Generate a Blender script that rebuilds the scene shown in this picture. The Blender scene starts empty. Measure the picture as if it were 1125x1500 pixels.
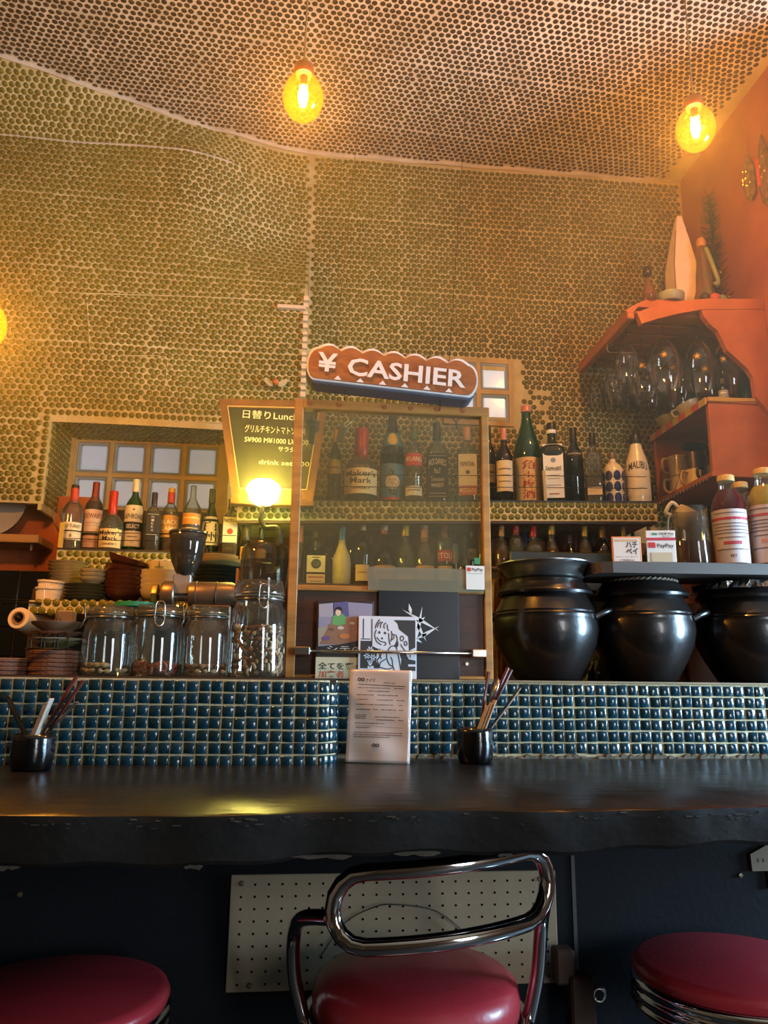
import bpy, math, random
import numpy as np
from mathutils import Vector, Matrix

scn = bpy.context.scene
COL = scn.collection
# ---------------------------------------------------------------- camera
F = 1127.0                      # focal length in pixels of the 1125 x 1500 frame
CAM = Vector((0, 0, 1.17))
ROT = (Matrix.Rotation(math.radians(-6.0), 3, 'Z') @ Matrix.Rotation(math.radians(90 + 12.6), 3, 'X')
       @ Matrix.Rotation(math.radians(0.6), 3, 'Z'))
cd = bpy.data.cameras.new('camera')
cd.sensor_fit = 'VERTICAL'; cd.sensor_height = 24.0; cd.lens = 24.0 * F / 1500.0
cd.clip_start = 0.02
cam = bpy.data.objects.new('camera', cd); COL.objects.link(cam)
cam.matrix_world = Matrix.Translation(CAM) @ ROT.to_4x4()
scn.camera = cam
# ---------------------------------------------------------------- world, daylight, exposure
w = bpy.data.worlds.new('world'); scn.world = w; w.use_nodes = True
w.node_tree.nodes['Background'].inputs[0].default_value = (0.75, 0.62, 0.45, 1)
w.node_tree.nodes['Background'].inputs[1].default_value = 0.0


def area(name, loc, target, sx, sy, power, col):
    l = bpy.data.lights.new(name, 'AREA'); l.shape = 'RECTANGLE'; l.size = sx; l.size_y = sy
    l.energy = power; l.color = col
    o = bpy.data.objects.new(name, l); COL.objects.link(o); o.location = loc
    o.rotation_euler = (Vector(target) - Vector(loc)).to_track_quat('-Z', 'Y').to_euler()
    return o


area('window_right_offscreen', (2.55, 1.0, 1.40), (0.2, 1.5, 1.1), 0.7, 1.1, 120, (0.46, 0.73, 1.0))
area('window_rear_offscreen', (2.05, -2.7, 1.35), (0.2, 1.4, 0.9), 0.95, 1.7, 60, (0.95, 0.97, 1.0))
vs = scn.view_settings
vs.view_transform = 'Standard'; vs.look = 'None'; vs.gamma = 1.0; vs.use_curve_mapping = False
vs.exposure = 0.42
scn.cycles.transparent_max_bounces = 40
scn.cycles.max_bounces = 8
scn.cycles.caustics_reflective = False; scn.cycles.caustics_refractive = False
scn.cycles.sample_clamp_indirect = 4.0
random.seed(7)
rng = np.random.default_rng(7)


# ---------------------------------------------------------------- picture point -> place
def ray(px, py):
    return ROT @ Vector(((px - 562.5) / F, (750 - py) / F, -1))


def aty(px, py, Y):
    d = ray(px, py); return CAM + d * (Y / d.y)


def atz(px, py, z):
    d = ray(px, py); return CAM + d * ((z - CAM.z) / d.z)


def atx(px, py, x):
    d = ray(px, py); return CAM + d * (x / d.x)


def mpp(P):                     # metres per pixel at P
    return -((ROT.transposed() @ (Vector(P) - CAM)).z) / F


# ---------------------------------------------------------------- materials
def lin(h):
    h = h.lstrip('#'); c = [int(h[i:i + 2], 16) / 255 for i in (0, 2, 4)]
    return tuple(x / 12.92 if x <= 0.04045 else ((x + 0.055) / 1.055) ** 2.4 for x in c) + (1,)


MATS = {}


def M(name, col='808080', rough=0.5, metal=0.0, var=0.0, vscale=8.0, bump=0.0, bscale=60.0, coat=0.0, emit=0.0,
      spec=0.5, col2=None, stretch=None, trans=0.0, ior=1.45, sss=0.0, alpha=1.0):
    """principled material; var mixes towards col2 (or a darker tone) by noise, bump adds fine relief"""
    if name in MATS: return MATS[name]
    m = bpy.data.materials.new(name); m.use_nodes = True; MATS[name] = m
    nt = m.node_tree; N = nt.nodes; L = nt.links; b = N['Principled BSDF']
    c = lin(col); b.inputs['Base Color'].default_value = c
    b.inputs['Roughness'].default_value = rough; b.inputs['Metallic'].default_value = metal
    b.inputs['Specular IOR Level'].default_value = spec
    b.inputs['Coat Weight'].default_value = coat; b.inputs['Coat Roughness'].default_value = 0.08
    b.inputs['Transmission Weight'].default_value = trans; b.inputs['IOR'].default_value = ior
    b.inputs['Alpha'].default_value = alpha
    if emit:
        b.inputs['Emission Color'].default_value = c; b.inputs['Emission Strength'].default_value = emit
    if var or bump:
        tc = N.new('ShaderNodeTexCoord'); mp = N.new('ShaderNodeMapping'); L.new(tc.outputs['Object'], mp.inputs[0])
        if stretch: mp.inputs['Scale'].default_value = stretch
    if var:
        n = N.new('ShaderNodeTexNoise'); n.inputs['Scale'].default_value = vscale; n.inputs['Detail'].default_value = 5
        L.new(mp.outputs[0], n.inputs[0])
        r = N.new('ShaderNodeValToRGB'); r.color_ramp.elements[0].position = 0.32; r.color_ramp.elements[1].position = 0.68
        L.new(n.outputs[0], r.inputs[0])
        c2 = lin(col2) if col2 else tuple(x * (1 - var) for x in c[:3]) + (1,)
        r.color_ramp.elements[0].color = c2; r.color_ramp.elements[1].color = c
        L.new(r.outputs[0], b.inputs['Base Color'])
    if bump:
        n2 = N.new('ShaderNodeTexNoise'); n2.inputs['Scale'].default_value = bscale; n2.inputs['Detail'].default_value = 4
        L.new(mp.outputs[0], n2.inputs[0])
        bp = N.new('ShaderNodeBump'); bp.inputs['Strength'].default_value = bump; bp.inputs['Distance'].default_value = 0.004
        L.new(n2.outputs[0], bp.inputs['Height']); L.new(bp.outputs[0], b.inputs['Normal'])
    return m


def GL(name, tint='ffffff', body=None, dens=0.0, refl=1.0, rough=0.02):
    """thin-walled glass: tinted see-through wall, fresnel gloss, optional coloured body"""
    if name in MATS: return MATS[name]
    m = bpy.data.materials.new(name); m.use_nodes = True; MATS[name] = m
    nt = m.node_tree; N = nt.nodes; L = nt.links; N.clear()
    out = N.new('ShaderNodeOutputMaterial'); t = N.new('ShaderNodeBsdfTransparent'); t.inputs[0].default_value = lin(tint)
    g = N.new('ShaderNodeBsdfGlossy'); g.inputs['Roughness'].default_value = rough
    fr = N.new('ShaderNodeLayerWeight'); fr.inputs[0].default_value = 0.32
    mt = N.new('ShaderNodeMath'); mt.operation = 'MULTIPLY_ADD'; mt.inputs[1].default_value = 0.75 * refl; mt.inputs[2].default_value = 0.05 * refl
    L.new(fr.outputs['Fresnel'], mt.inputs[0])
    src = t.outputs[0]
    if body:
        d = N.new('ShaderNodeBsdfDiffuse'); d.inputs[0].default_value = lin(body)
        mx = N.new('ShaderNodeMixShader'); mx.inputs[0].default_value = dens
        L.new(t.outputs[0], mx.inputs[1]); L.new(d.outputs[0], mx.inputs[2]); src = mx.outputs[0]
    ms = N.new('ShaderNodeMixShader'); L.new(mt.outputs[0], ms.inputs[0])
    L.new(src, ms.inputs[1]); L.new(g.outputs[0], ms.inputs[2]); L.new(ms.outputs[0], out.inputs[0])
    return m


# ---------------------------------------------------------------- mesh building
class B:
    """collects shapes; build() links them as ONE mesh object"""
    def __init__(s): s.v = []; s.f = []

    def add(s, v, f):
        o = len(s.v); s.v += [tuple(p) for p in v]; s.f += [tuple(i + o for i in q) for q in f]; return s

    def box(s, x0, x1, y0, y1, z0, z1, bev=0.0):
        if bev:
            return s.rbox(x0, x1, y0, y1, z0, z1, bev)
        v = [(x, y, z) for z in (z0, z1) for y in (y0, y1) for x in (x0, x1)]
        return s.add(v, [(0, 2, 3, 1), (4, 5, 7, 6), (0, 1, 5, 4), (2, 6, 7, 3), (0, 4, 6, 2), (1, 3, 7, 5)])

    def rbox(s, x0, x1, y0, y1, z0, z1, b):
        """box with chamfered edges"""
        v = []; c = ((x0, x1), (y0, y1), (z0, z1)); ids = {}
        for sx in (0, 1):
            for sy in (0, 1):
                for sz in (0, 1):
                    for a in range(3):
                        p = [c[0][sx], c[1][sy], c[2][sz]]; sg = (sx, sy, sz)
                        for k in range(3):
                            if k != a: p[k] += b if sg[k] == 0 else -b
                        ids[(sx, sy, sz, a)] = len(v); v.append(tuple(p))
        f = []
        for a in range(3):
            o1, o2 = [k for k in range(3) if k != a]
            for sd in (0, 1):
                q = []
                for (p1, p2) in ((0, 0), (1, 0), (1, 1), (0, 1)):
                    t = [0, 0, 0]; t[a] = sd; t[o1] = p1; t[o2] = p2; q.append(ids[(t[0], t[1], t[2], a)])
                if (sd == 0) ^ (a == 1): q.reverse()
                f.append(q)
        for a in range(3):
            o1, o2 = [k for k in range(3) if k != a]
            for p1 in (0, 1):
                for p2 in (0, 1):
                    q = []
                    for (sd, ax) in ((0, o1), (1, o1), (1, o2), (0, o2)):
                        t = [0, 0, 0]; t[a] = sd; t[o1] = p1; t[o2] = p2; q.append(ids[(t[0], t[1], t[2], ax)])
                    if (p1 ^ p2) ^ (a == 1): q.reverse()
                    f.append(q)
        for sx in (0, 1):
            for sy in (0, 1):
                for sz in (0, 1):
                    q = [ids[(sx, sy, sz, a)] for a in range(3)]
                    if (sx + sy + sz) % 2 == 0: q.reverse()
                    f.append(q)
        return s.add(v, f)

    def lathe(s, prof, seg=20, c=(0, 0, 0), axis='z', sec=None, close=False, a0=0.0, a1=2 * math.pi):
        """spin (r, z) pairs; sec(angle, i) scales the radius"""
        full = abs(a1 - a0) > 6.28
        n = seg if full else seg + 1
        v = []
        for i, (r, z) in enumerate(prof):
            for k in range(n):
                a = a0 + (a1 - a0) * k / seg
                q = r * (sec(a, i) if sec else 1)
                x, y = q * math.cos(a), q * math.sin(a)
                p = (x, y, z) if axis == 'z' else ((z, x, y) if axis == 'x' else (y, z, x))
                v.append((p[0] + c[0], p[1] + c[1], p[2] + c[2]))
        f = []; m = len(prof)
        for i in range(m - 1 + (1 if close else 0)):
            i2 = (i + 1) % m
            for k in range(seg):
                k2 = (k + 1) % n
                f.append((i * n + k, i * n + k2, i2 * n + k2, i2 * n + k))
        if not close and full:
            if prof[0][0] > 1e-5: f.append(tuple(reversed(range(n))))
            if prof[-1][0] > 1e-5: f.append(tuple((m - 1) * n + k for k in range(n)))
        return s.add(v, f)

    def shell(s, prof, seg=20, c=(0, 0, 0), axis='z', sec=None):
        """like lathe but open at both ends"""
        n0 = len(s.f); s.lathe(prof, seg, c, axis, sec)
        s.f = [q for q in s.f[:n0]] + [q for q in s.f[n0:] if len(q) == 4]
        return s

    def tube(s, path, r, seg=8, closed=False, flat=1.0):
        P = [Vector(p) for p in path]; n = len(P)
        rs = r if isinstance(r, (list, tuple)) else [r] * n
        T = []
        for i in range(n):
            a = P[(i - 1) % n] if (closed or i > 0) else P[i]
            b = P[(i + 1) % n] if (closed or i < n - 1) else P[i]
            T.append((b - a).normalized())
        up = Vector((0, 0, 1)) if abs(T[0].z) < 0.9 else Vector((1, 0, 0))
        nrm = (up - T[0] * up.dot(T[0])).normalized(); v = []
        for i in range(n):
            nrm = (nrm - T[i] * nrm.dot(T[i])).normalized(); bi = T[i].cross(nrm)
            for k in range(seg):
                a = 2 * math.pi * k / seg
                v.append(P[i] + (nrm * math.cos(a) + bi * math.sin(a) * flat) * rs[i])
        f = []
        for i in range(n if closed else n - 1):
            i2 = (i + 1) % n
            for k in range(seg):
                k2 = (k + 1) % seg
                f.append((i * seg + k, i * seg + k2, i2 * seg + k2, i2 * seg + k))
        if not closed:
            f.append(tuple(reversed(range(seg)))); f.append(tuple((n - 1) * seg + k for k in range(seg)))
        return s.add(v, f)

    def prism(s, poly, t0, t1, plane='xz'):
        """extrude a 2-D outline between t0 and t1 along the missing axis"""
        n = len(poly)
        def P(a, b, t): return (a, t, b) if plane == 'xz' else ((t, a, b) if plane == 'yz' else (a, b, t))
        v = [P(a, b, t0) for a, b in poly] + [P(a, b, t1) for a, b in poly]
        f = [tuple(range(n)), tuple(reversed(range(n, 2 * n)))]
        f += [(i, i + n, (i + 1) % n + n, (i + 1) % n) for i in range(n)]
        return s.add(v, f)

    def xf(s, mat):
        s.v = [tuple(mat @ Vector(p)) for p in s.v]; return s

    def mesh(s, name, smooth=False, fix=True):
        me = bpy.data.meshes.new(name); me.from_pydata(s.v, [], s.f)
        if fix:
            import bmesh
            bm = bmesh.new(); bm.from_mesh(me); bmesh.ops.recalc_face_normals(bm, faces=bm.faces); bm.to_mesh(me); bm.free()
        if smooth is not False:
            me.polygons.foreach_set('use_smooth', [True] * len(me.polygons))
            if smooth is not True:
                me.set_sharp_from_angle(angle=math.radians(smooth))
        me.update(); return me

    def build(s, name, mat, parent=None, smooth=False, fix=True):
        return link(name, s.mesh(name, smooth, fix), mat, parent)


def link(name, me, mat, parent=None):
    if mat is not None and not me.materials: me.materials.append(mat)
    o = bpy.data.objects.new(name, me); COL.objects.link(o)
    if parent is not None: o.parent = parent
    return o


def tag(o, label=None, cat=None, group=None, kind=None):
    if label: o['label'] = label
    if cat: o['category'] = cat
    if group: o['group'] = group
    if kind: o['kind'] = kind
    return o


def thing(name, label, cat, loc=(0, 0, 0), rz=0.0, group=None, rx=0.0, ry=0.0):
    o = bpy.data.objects.new(name, None); COL.objects.link(o); o.empty_display_size = 0.05
    o.location = loc; o.rotation_euler = (rx, ry, rz)
    return tag(o, label, cat, group)


def copy_tree(o, parent=None):
    c = o.copy(); COL.objects.link(c); c.parent = parent
    for ch in list(o.children): copy_tree(ch, c)
    return c


def arc(cx, cy, r, a0, a1, n, ry=None):
    ry = ry or r
    return [(cx + r * math.cos(math.radians(a0 + (a1 - a0) * i / n)), cy + ry * math.sin(math.radians(a0 + (a1 - a0) * i / n))) for i in range(n + 1)]


def smooth_path(pts, n=6, closed=False):
    P = [Vector(p) for p in pts]; out = []; m = len(P)
    for i in range(m if closed else m - 1):
        g = (lambda k: P[k % m]) if closed else (lambda k: P[min(max(k, 0), m - 1)])
        p0, p1, p2, p3 = g(i - 1), g(i), g(i + 1), g(i + 2)
        for k in range(n):
            t = k / n
            out.append(0.5 * ((2 * p1) + (p2 - p0) * t + (2 * p0 - 5 * p1 + 4 * p2 - p3) * t * t + (3 * p1 - p0 - 3 * p2 + p3) * t ** 3))
    if not closed: out.append(P[-1])
    return out


# ---------------------------------------------------------------- lettering
_TX = {}


def text_geo(txt, bold=0.0, res=2):
    """outline mesh of a line of writing, one unit high, centred on x, base line at 0"""
    key = (txt, bold)
    if key in _TX: return _TX[key]
    cu = bpy.data.curves.new('lettering', 'FONT'); cu.body = txt; cu.size = 1.0; cu.align_x = 'CENTER'
    cu.resolution_u = res; cu.offset = bold; cu.fill_mode = 'FRONT'
    ob = bpy.data.objects.new('lettering', cu); COL.objects.link(ob)
    me = bpy.data.meshes.new_from_object(ob.evaluated_get(bpy.context.evaluated_depsgraph_get()))
    v = [tuple(p.co) for p in me.vertices]; f = [tuple(p.vertices) for p in me.polygons]
    bpy.data.objects.remove(ob); bpy.data.curves.remove(cu); bpy.data.meshes.remove(me)
    xs = [p[0] for p in v] or [0, 1]
    x0, x1 = min(xs), max(xs); c = (x0 + x1) / 2
    v = [(p[0] - c, p[1]) for p in v]
    _TX[key] = (v, f, x1 - x0); return _TX[key]


def put_text(b, txt, cx, cz, h, y=0.0, width=None, bold=0.0, rot=0.0, fn=None):
    """add writing to builder b on the local x-z plane at y (facing -y), or through fn(u, v)"""
    v, f, wd = text_geo(txt, bold)
    sx = h if width is None else width / max(wd, 1e-4)
    c, s_ = math.cos(rot), math.sin(rot); out = []
    for (x, z) in v:
        X, Z = x * sx, z * h
        X, Z = cx + X * c - Z * s_, cz + X * s_ + Z * c
        out.append(fn(X, Z) if fn else (X, y, Z))
    b.add(out, f); return b


def stroke(b, pts, wd, y=0.0, fn=None):
    """flat brush stroke of width wd on the x-z plane"""
    P = [Vector((p[0], p[1])) for p in pts]; v = []
    for i in range(len(P)):
        t = (P[min(i + 1, len(P) - 1)] - P[max(i - 1, 0)])
        t = t.normalized() if t.length > 1e-9 else Vector((1, 0)); n = Vector((-t.y, t.x)) * wd / 2
        for q in (P[i] + n, P[i] - n): v.append(fn(q.x, q.y) if fn else (q.x, y, q.y))
    b.add(v, [(2 * i, 2 * i + 1, 2 * i + 3, 2 * i + 2) for i in range(len(P) - 1)]); return b


def flat(b, poly, y=0.0, fn=None):
    b.add([fn(p[0], p[1]) if fn else (p[0], y, p[1]) for p in poly], [tuple(range(len(poly)))]); return b
# ================================================================ setting
GROUT = M('pale tan grout', 'cbbd88', 0.8, var=0.3, vscale=14, bump=0.5, bscale=120, col2='ad9c64')
GROUTC = M('ceiling grout', 'd2c6ac', 0.8, var=0.3, vscale=10, bump=0.5, bscale=120, col2='b5a68a')
PENNY = M('olive glazed penny tile', '6e6a1e', 0.13, var=0.3, vscale=3.0, spec=0.4, col2='5a5210')
PENNYC = M('dark plum brown penny tile', '2e2422', 0.14, var=0.4, vscale=3.0, spec=0.6, col2='221612')
ORANGE = M('orange painted plaster', 'b0602c', 0.6, var=0.35, vscale=6, bump=0.4, bscale=40, col2='9a4c22')
OWOOD = M('orange painted wood', 'b8682e', 0.45, var=0.4, vscale=9, bump=0.25, bscale=50, col2='9c5222')
DARKWALL = M('navy black paint', '14181d', 0.7, var=0.3, vscale=5, bump=0.2, bscale=70, spec=.15, col2='111418')
DARK = M('brown stained wood', '3a291b', 0.6, var=0.3, vscale=10)
BROWNBACK = M('orange brown niche back', 'a8602c', 0.6, var=0.4, vscale=6, col2='8a4a20')
WOOD = M('oiled honey wood', 'b07c3a', 0.4, var=0.35, vscale=7, bump=0.2, bscale=60, stretch=(1, 1, 6), col2='8f6028')
DWOOD = M('dark brown plywood', '4a2a18', 0.5, var=0.5, vscale=5, bump=0.25, bscale=40, stretch=(1, 1, 9), col2='34200f')
PITCH = 0.0215


def penny_base(n=10):
    v = [(0, 0, 0.0030)]
    for r, h in ((0.0070, 0.0027), (0.0096, 0.0)):
        v += [(r * math.cos(2 * math.pi * k / n), r * math.sin(2 * math.pi * k / n), h) for k in range(n)]
    f = [(0, 1 + k, 1 + (k + 1) % n) for k in range(n)]
    f += [(1 + k, 1 + n + k, 1 + n + (k + 1) % n, 1 + (k + 1) % n) for k in range(n)]
    return np.array(v), f


PV, PF = penny_base()
_pm = {}


def penny_mesh(mat):
    if mat.name not in _pm:
        b = B(); b.add(PV.tolist(), PF); _pm[mat.name] = b.mesh('tile', True, False); _pm[mat.name].materials.append(mat)
    return _pm[mat.name]


def pennies(parent, P, Nn, mat, n_ind=300):
    """glazed round tiles at points P with normals Nn: the largest in view single objects, the rest one field"""
    P = np.array(P, float); Nn = np.array(Nn, float)
    if not len(P): return
    Nn = Nn + rng.normal(0, 0.035, Nn.shape); Nn /= np.linalg.norm(Nn, axis=1)[:, None]
    up = np.where(np.abs(Nn[:, 2:3]) > 0.9, np.array([[0, 1., 0]]), np.array([[0, 0, 1.]]))
    U = np.cross(up, Nn); U /= np.linalg.norm(U, axis=1)[:, None]; V = np.cross(Nn, U)
    R = np.array(ROT); q = (P - np.array(CAM)) @ R
    px = 562.5 - F * q[:, 0] / q[:, 2]; py = 750 + F * q[:, 1] / q[:, 2]
    inside = (px > 4) & (px < 1121) & (py > 4) & (py < 1496) & (q[:, 2] < 0)
    face = np.abs(np.sum(Nn * (P - np.array(CAM)), axis=1)) / np.linalg.norm(P - np.array(CAM), axis=1)
    size = np.where(inside, face / q[:, 2] ** 2, 0)
    order = np.argsort(-size); ind = order[:n_ind]; rest = order[n_ind:]
    me = penny_mesh(mat)
    for i in ind:
        o = bpy.data.objects.new('tile', me); COL.objects.link(o); o.parent = parent
        m = Matrix.Identity(4)
        for r in range(3):
            m[r][0] = U[i, r]; m[r][1] = V[i, r]; m[r][2] = Nn[i, r]; m[r][3] = P[i, r]
        o.matrix_basis = m
    if len(rest):
        W = (P[rest, None, :] + PV[None, :, 0:1] * U[rest, None, :] + PV[None, :, 1:2] * V[rest, None, :] + PV[None, :, 2:3] * Nn[rest, None, :])
        nv = len(PV); fs = []
        for k in range(len(rest)):
            o = k * nv; fs += [tuple(i + o for i in t) for t in PF]
        b = bpy.data.meshes.new('tile_field'); b.from_pydata(W.reshape(-1, 3).tolist(), [], fs)
        b.polygons.foreach_set('use_smooth', [True] * len(b.polygons)); b.update()
        tag(link('tile_field', b, mat, parent), kind='stuff')


def hexgrid(u0, u1, v0, v1, jit=0.0009, sheet=None, skew=0.0):
    out = []; r = 0; v = v0 + PITCH / 2; gap_v = 0
    while v < v1 - PITCH * 0.35:
        u = u0 + PITCH / 2 + (PITCH / 2 if r % 2 else 0) + random.uniform(-.0006, .0006); k = 0
        while u < u1 - PITCH * 0.3:
            out.append((u + random.gauss(0, jit), v + random.gauss(0, jit) + skew * (u - u0)))
            u += PITCH; k += 1
            if sheet and k % sheet == 0: u += 0.0035
        r += 1; v += PITCH * 0.872
        if sheet and r % sheet == 0: v += 0.003
    return out


def S(t):
    t = min(max(t, 0.0), 1.0); return t * t * (3 - 2 * t)


ZC = 3.12
XS = -0.015                      # where the left wall stops in front of the right one


def wob(x, z): return 0.007 * math.sin(3.1 * x + 1.7 * z + 1) * math.sin(2.3 * z + 0.6 * x) + 0.003 * math.sin(9 * x + 5 * z)


def f_left(x, z): return 2.40 + 0.15 * S((z - 2.43) / 0.35) * S((x + 0.5) / 0.48) + wob(x, z)


def f_right(x, z): return 2.55 + wob(x, z) * 0.8


def cove_y(x): return 2.47 - 0.415 * (-0.37 - x)


SEAM = 2.975


def grid_surface(name, fn, x0, x1, z0, z1, mask, mat, step=0.045):
    nx = int((x1 - x0) / step) + 1; nz = int((z1 - z0) / step) + 1
    v = []; f = []
    for j in range(nz + 1):
        for i in range(nx + 1):
            x = x0 + (x1 - x0) * i / nx; z = z0 + (z1 - z0) * j / nz; v.append((x, fn(x, z), z))
    for j in range(nz):
        for i in range(nx):
            xc = x0 + (x1 - x0) * (i + .5) / nx; zc = z0 + (z1 - z0) * (j + .5) / nz
            if mask(xc, zc):
                a = j * (nx + 1) + i; f.append((a, a + 1, a + nx + 2, a + nx + 1))
    b = B(); b.add(v, f); return tag(b.build(name, mat, None, True, False), kind='structure')


def nrm(fn, x, z, e=0.01):
    n = Vector(((fn(x + e, z) - fn(x - e, z)) / (2 * e), -1, (fn(x, z + e) - fn(x, z - e)) / (2 * e))); return n.normalized()


WX0, WX1, WZ = -0.806, -0.245, 1.985           # window opening in the left wall
wl = grid_surface('wall_back_left', f_left, -1.75, XS, 1.70, SEAM, lambda x, z: not (WX0 < x < WX1 and z < WZ), GROUT)
# clean edges round the opening: thin mortar lips
B().box(WX0 - 0.05, WX0 + 0.002, 2.404, 2.42, 1.70, WZ + 0.01).box(WX0 - 0.05, WX1 + 0.05, 2.404, 2.42, WZ - 0.002, WZ + 0.05)\
   .box(WX1 - 0.002, WX1 + 0.05, 2.404, 2.42, 1.70, WZ).build('opening_lip', GROUT, wl)
pts = [(x, z) for x, z in hexgrid(-1.75, XS + 0.006, 1.705, SEAM, sheet=14) if not (WX0 - 0.0285 < x < WX1 + 0.0285 and z < WZ + 0.0285) and not (x > XS - 0.014 and z < 2.48)]
pts += [(WX0 - .0105 + k * PITCH, WZ + .0105) for k in range(int((WX1 - WX0) / PITCH) + 3)] + [(WX0 - .0105, WZ - .0105 - k * PITCH) for k in range(13)]
pennies(wl, [(x, min(f_left(x, z), 2.403 if abs(x - (WX0 + WX1) / 2) < .34 and z < WZ + .06 else 9) - 0.001, z) for x, z in pts], [nrm(f_left, x, z) for x, z in pts], PENNY)
# cove joining the left wall to the ceiling
b = B(); v = []
nx = 40
for i in range(nx + 1):
    x = -1.75 + (XS + 1.75) * i / nx
    ye = cove_y(x) if x < -0.37 else f_left(x, SEAM) + (2.47 - f_left(-0.37, SEAM)) * max(0, 1 - (x + 0.37) / 0.35)
    v += [(x, f_left(x, SEAM), SEAM), (x, ye, ZC)]
b.add(v, [(2 * i, 2 * i + 2, 2 * i + 3, 2 * i + 1) for i in range(nx)])
cove = tag(b.build('wall_back_cove', GROUT, None, True, False), kind='structure')
P, Q = [], []
for u, t in hexgrid(-1.75, XS - 0.01, 0, 0.30, sheet=14):
    i = (u + 1.75) / (XS + 1.75) * nx; k = min(int(i), nx - 1); fr = i - k
    lo = Vector(v[2 * k]).lerp(Vector(v[2 * k + 2]), fr); hi = Vector(v[2 * k + 1]).lerp(Vector(v[2 * k + 3]), fr)
    Ls = (hi - lo).length
    if t > Ls - 0.008: continue
    n = (Vector(v[2 * k + 2]) - Vector(v[2 * k])).cross(hi - lo).normalized()
    if n.y > 0: n = -n
    P.append(lo.lerp(hi, t / Ls)); Q.append(n)
pennies(cove, P, Q, PENNY, 200)
# mortar bead along the seam and the step between the two walls
B().tube([(x, f_left(x, SEAM) - 0.002, SEAM + 0.002 * math.sin(17 * x)) for x in np.linspace(-1.75, -0.3, 40)], 0.004, 6).build('mortar_bead', GROUTC, wl)
B().box(XS - 0.012, XS, 2.405, 2.56, 1.9, 2.47).build('step_edge', GROUT, wl)
chip = B()
for k in range(16):
    z = 2.06 + k * 0.0245; chip.box(XS - 0.013, XS + 0.003, 2.391 - random.uniform(0, .004), 2.404, z, z + random.uniform(0.008, 0.019))
chip.build('edge_chips', M('chipped white plaster', 'd8c39c', 0.8), wl)
B().box(-0.115, -0.02, 2.385, 2.41, 2.395, 2.407).build('edge_chips', MATS['chipped white plaster'], wl)

for pth in (((127, 432), (129, 455), (131, 480), (138, 521), (190, 522), (240, 523), (244, 545), (241, 572)), ((0, 428), (120, 431), (260, 433), (350, 437), (432, 441))):
    Q_ = [aty(px, py, 2.40) for px, py in pth]
    B().tube(smooth_path([(q_.x, f_left(q_.x, q_.z) - .0015, q_.z) for q_ in Q_], 4), .0028, 5).build('mortar_seam', GROUT, wl)
RW = 1.43                       # right wall
BX0, BX1, BZ0, BZ1 = 0.473, 0.748, 2.066, 2.315     # small glass block window
wr = grid_surface('wall_back_right', f_right, XS, RW, 1.66, ZC, lambda x, z: not (BX0 + .02 < x < BX1 - .02 and BZ0 + .02 < z < BZ1 - .02), GROUT)
pts = [(x, z) for x, z in hexgrid(XS + 0.005, RW - 0.005, 1.72, ZC - 0.004, sheet=15) if not (BX0 - 0.014 < x < BX1 + 0.016 and BZ0 - 0.012 < z < BZ1 + 0.018)]
pts = [(x, z) for x, z in pts if not (0.76 < x < 0.86 and 1.95 < z < 2.22 and random.random() < 0.35)]   # bare grout beside the small window
pennies(wr, [(x, f_right(x, z) - 0.001, z) for x, z in pts], [nrm(f_right, x, z) for x, z in pts], PENNY)

# ceiling
ce = tag(B().box(-1.75, 2.65, -2.8, 2.75, ZC, ZC + 0.05).build('ceiling', GROUTC), kind='structure')
def edge_y(x): return cove_y(x) if x < -0.37 else (2.47 + 0.08 * S((x + 0.37) / 0.35))
P = [(x, y) for x, y in hexgrid(-1.75, RW - 0.02, 1.15, 2.56, sheet=16)]
c, s_ = math.cos(math.radians(4)), math.sin(math.radians(4))
P = [(x * c - (y - 1.8) * s_, 1.8 + x * s_ + (y - 1.8) * c) for x, y in P]
P = [(x, y) for x, y in P if x < RW - 0.012 and y < edge_y(x) - 0.012]
def cw(x, y): return -0.004 - 0.004 * math.sin(4 * x + 2 * y) * math.sin(3 * y + 1)
Nn = [Vector((0.03 * math.cos(4 * x + 2 * y), 0.03 * math.sin(3 * y + 5 * x), -1)).normalized() for x, y in P]
pennies(ce, [(x, y, ZC + 0.001) for x, y in P], Nn, PENNYC)
B().tube([(x, edge_y(x) - 0.004 + 0.003 * math.sin(23 * x), ZC - 0.003) for x in np.linspace(-1.6, RW, 90)], 0.007, 6).build('mortar_bead', GROUTC, ce)

# right wall, the return beside it, room behind the camera
wr2 = tag(B().box(RW, RW + 0.08, 1.72, 2.66, 0, ZC).build('wall_right', ORANGE), kind='structure')
tag(B().box(RW + 0.08, 2.7, 1.72, 1.80, 0, ZC).build('wall_right_return', ORANGE), kind='structure')
PLAST = M('warm grey plaster', '6a5436', 0.8, var=0.2, vscale=4)
tag(B().box(2.66, 2.74, -2.8, 1.8, 0, ZC).build('wall_right_front', PLAST), kind='structure')
tag(B().box(-1.83, -1.75, -2.8, 2.7, 0, ZC).build('wall_left', PLAST), kind='structure')
tag(B().box(-1.83, 2.74, -2.88, -2.8, 0, ZC).build('wall_rear', PLAST), kind='structure')
tag(B().box(-1.83, 2.74, -2.88, 2.75, -0.05, 0).build('floor', M('dark concrete floor', '2a2622', 0.6, var=0.3, vscale=3, bump=0.3)), kind='structure')

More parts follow.
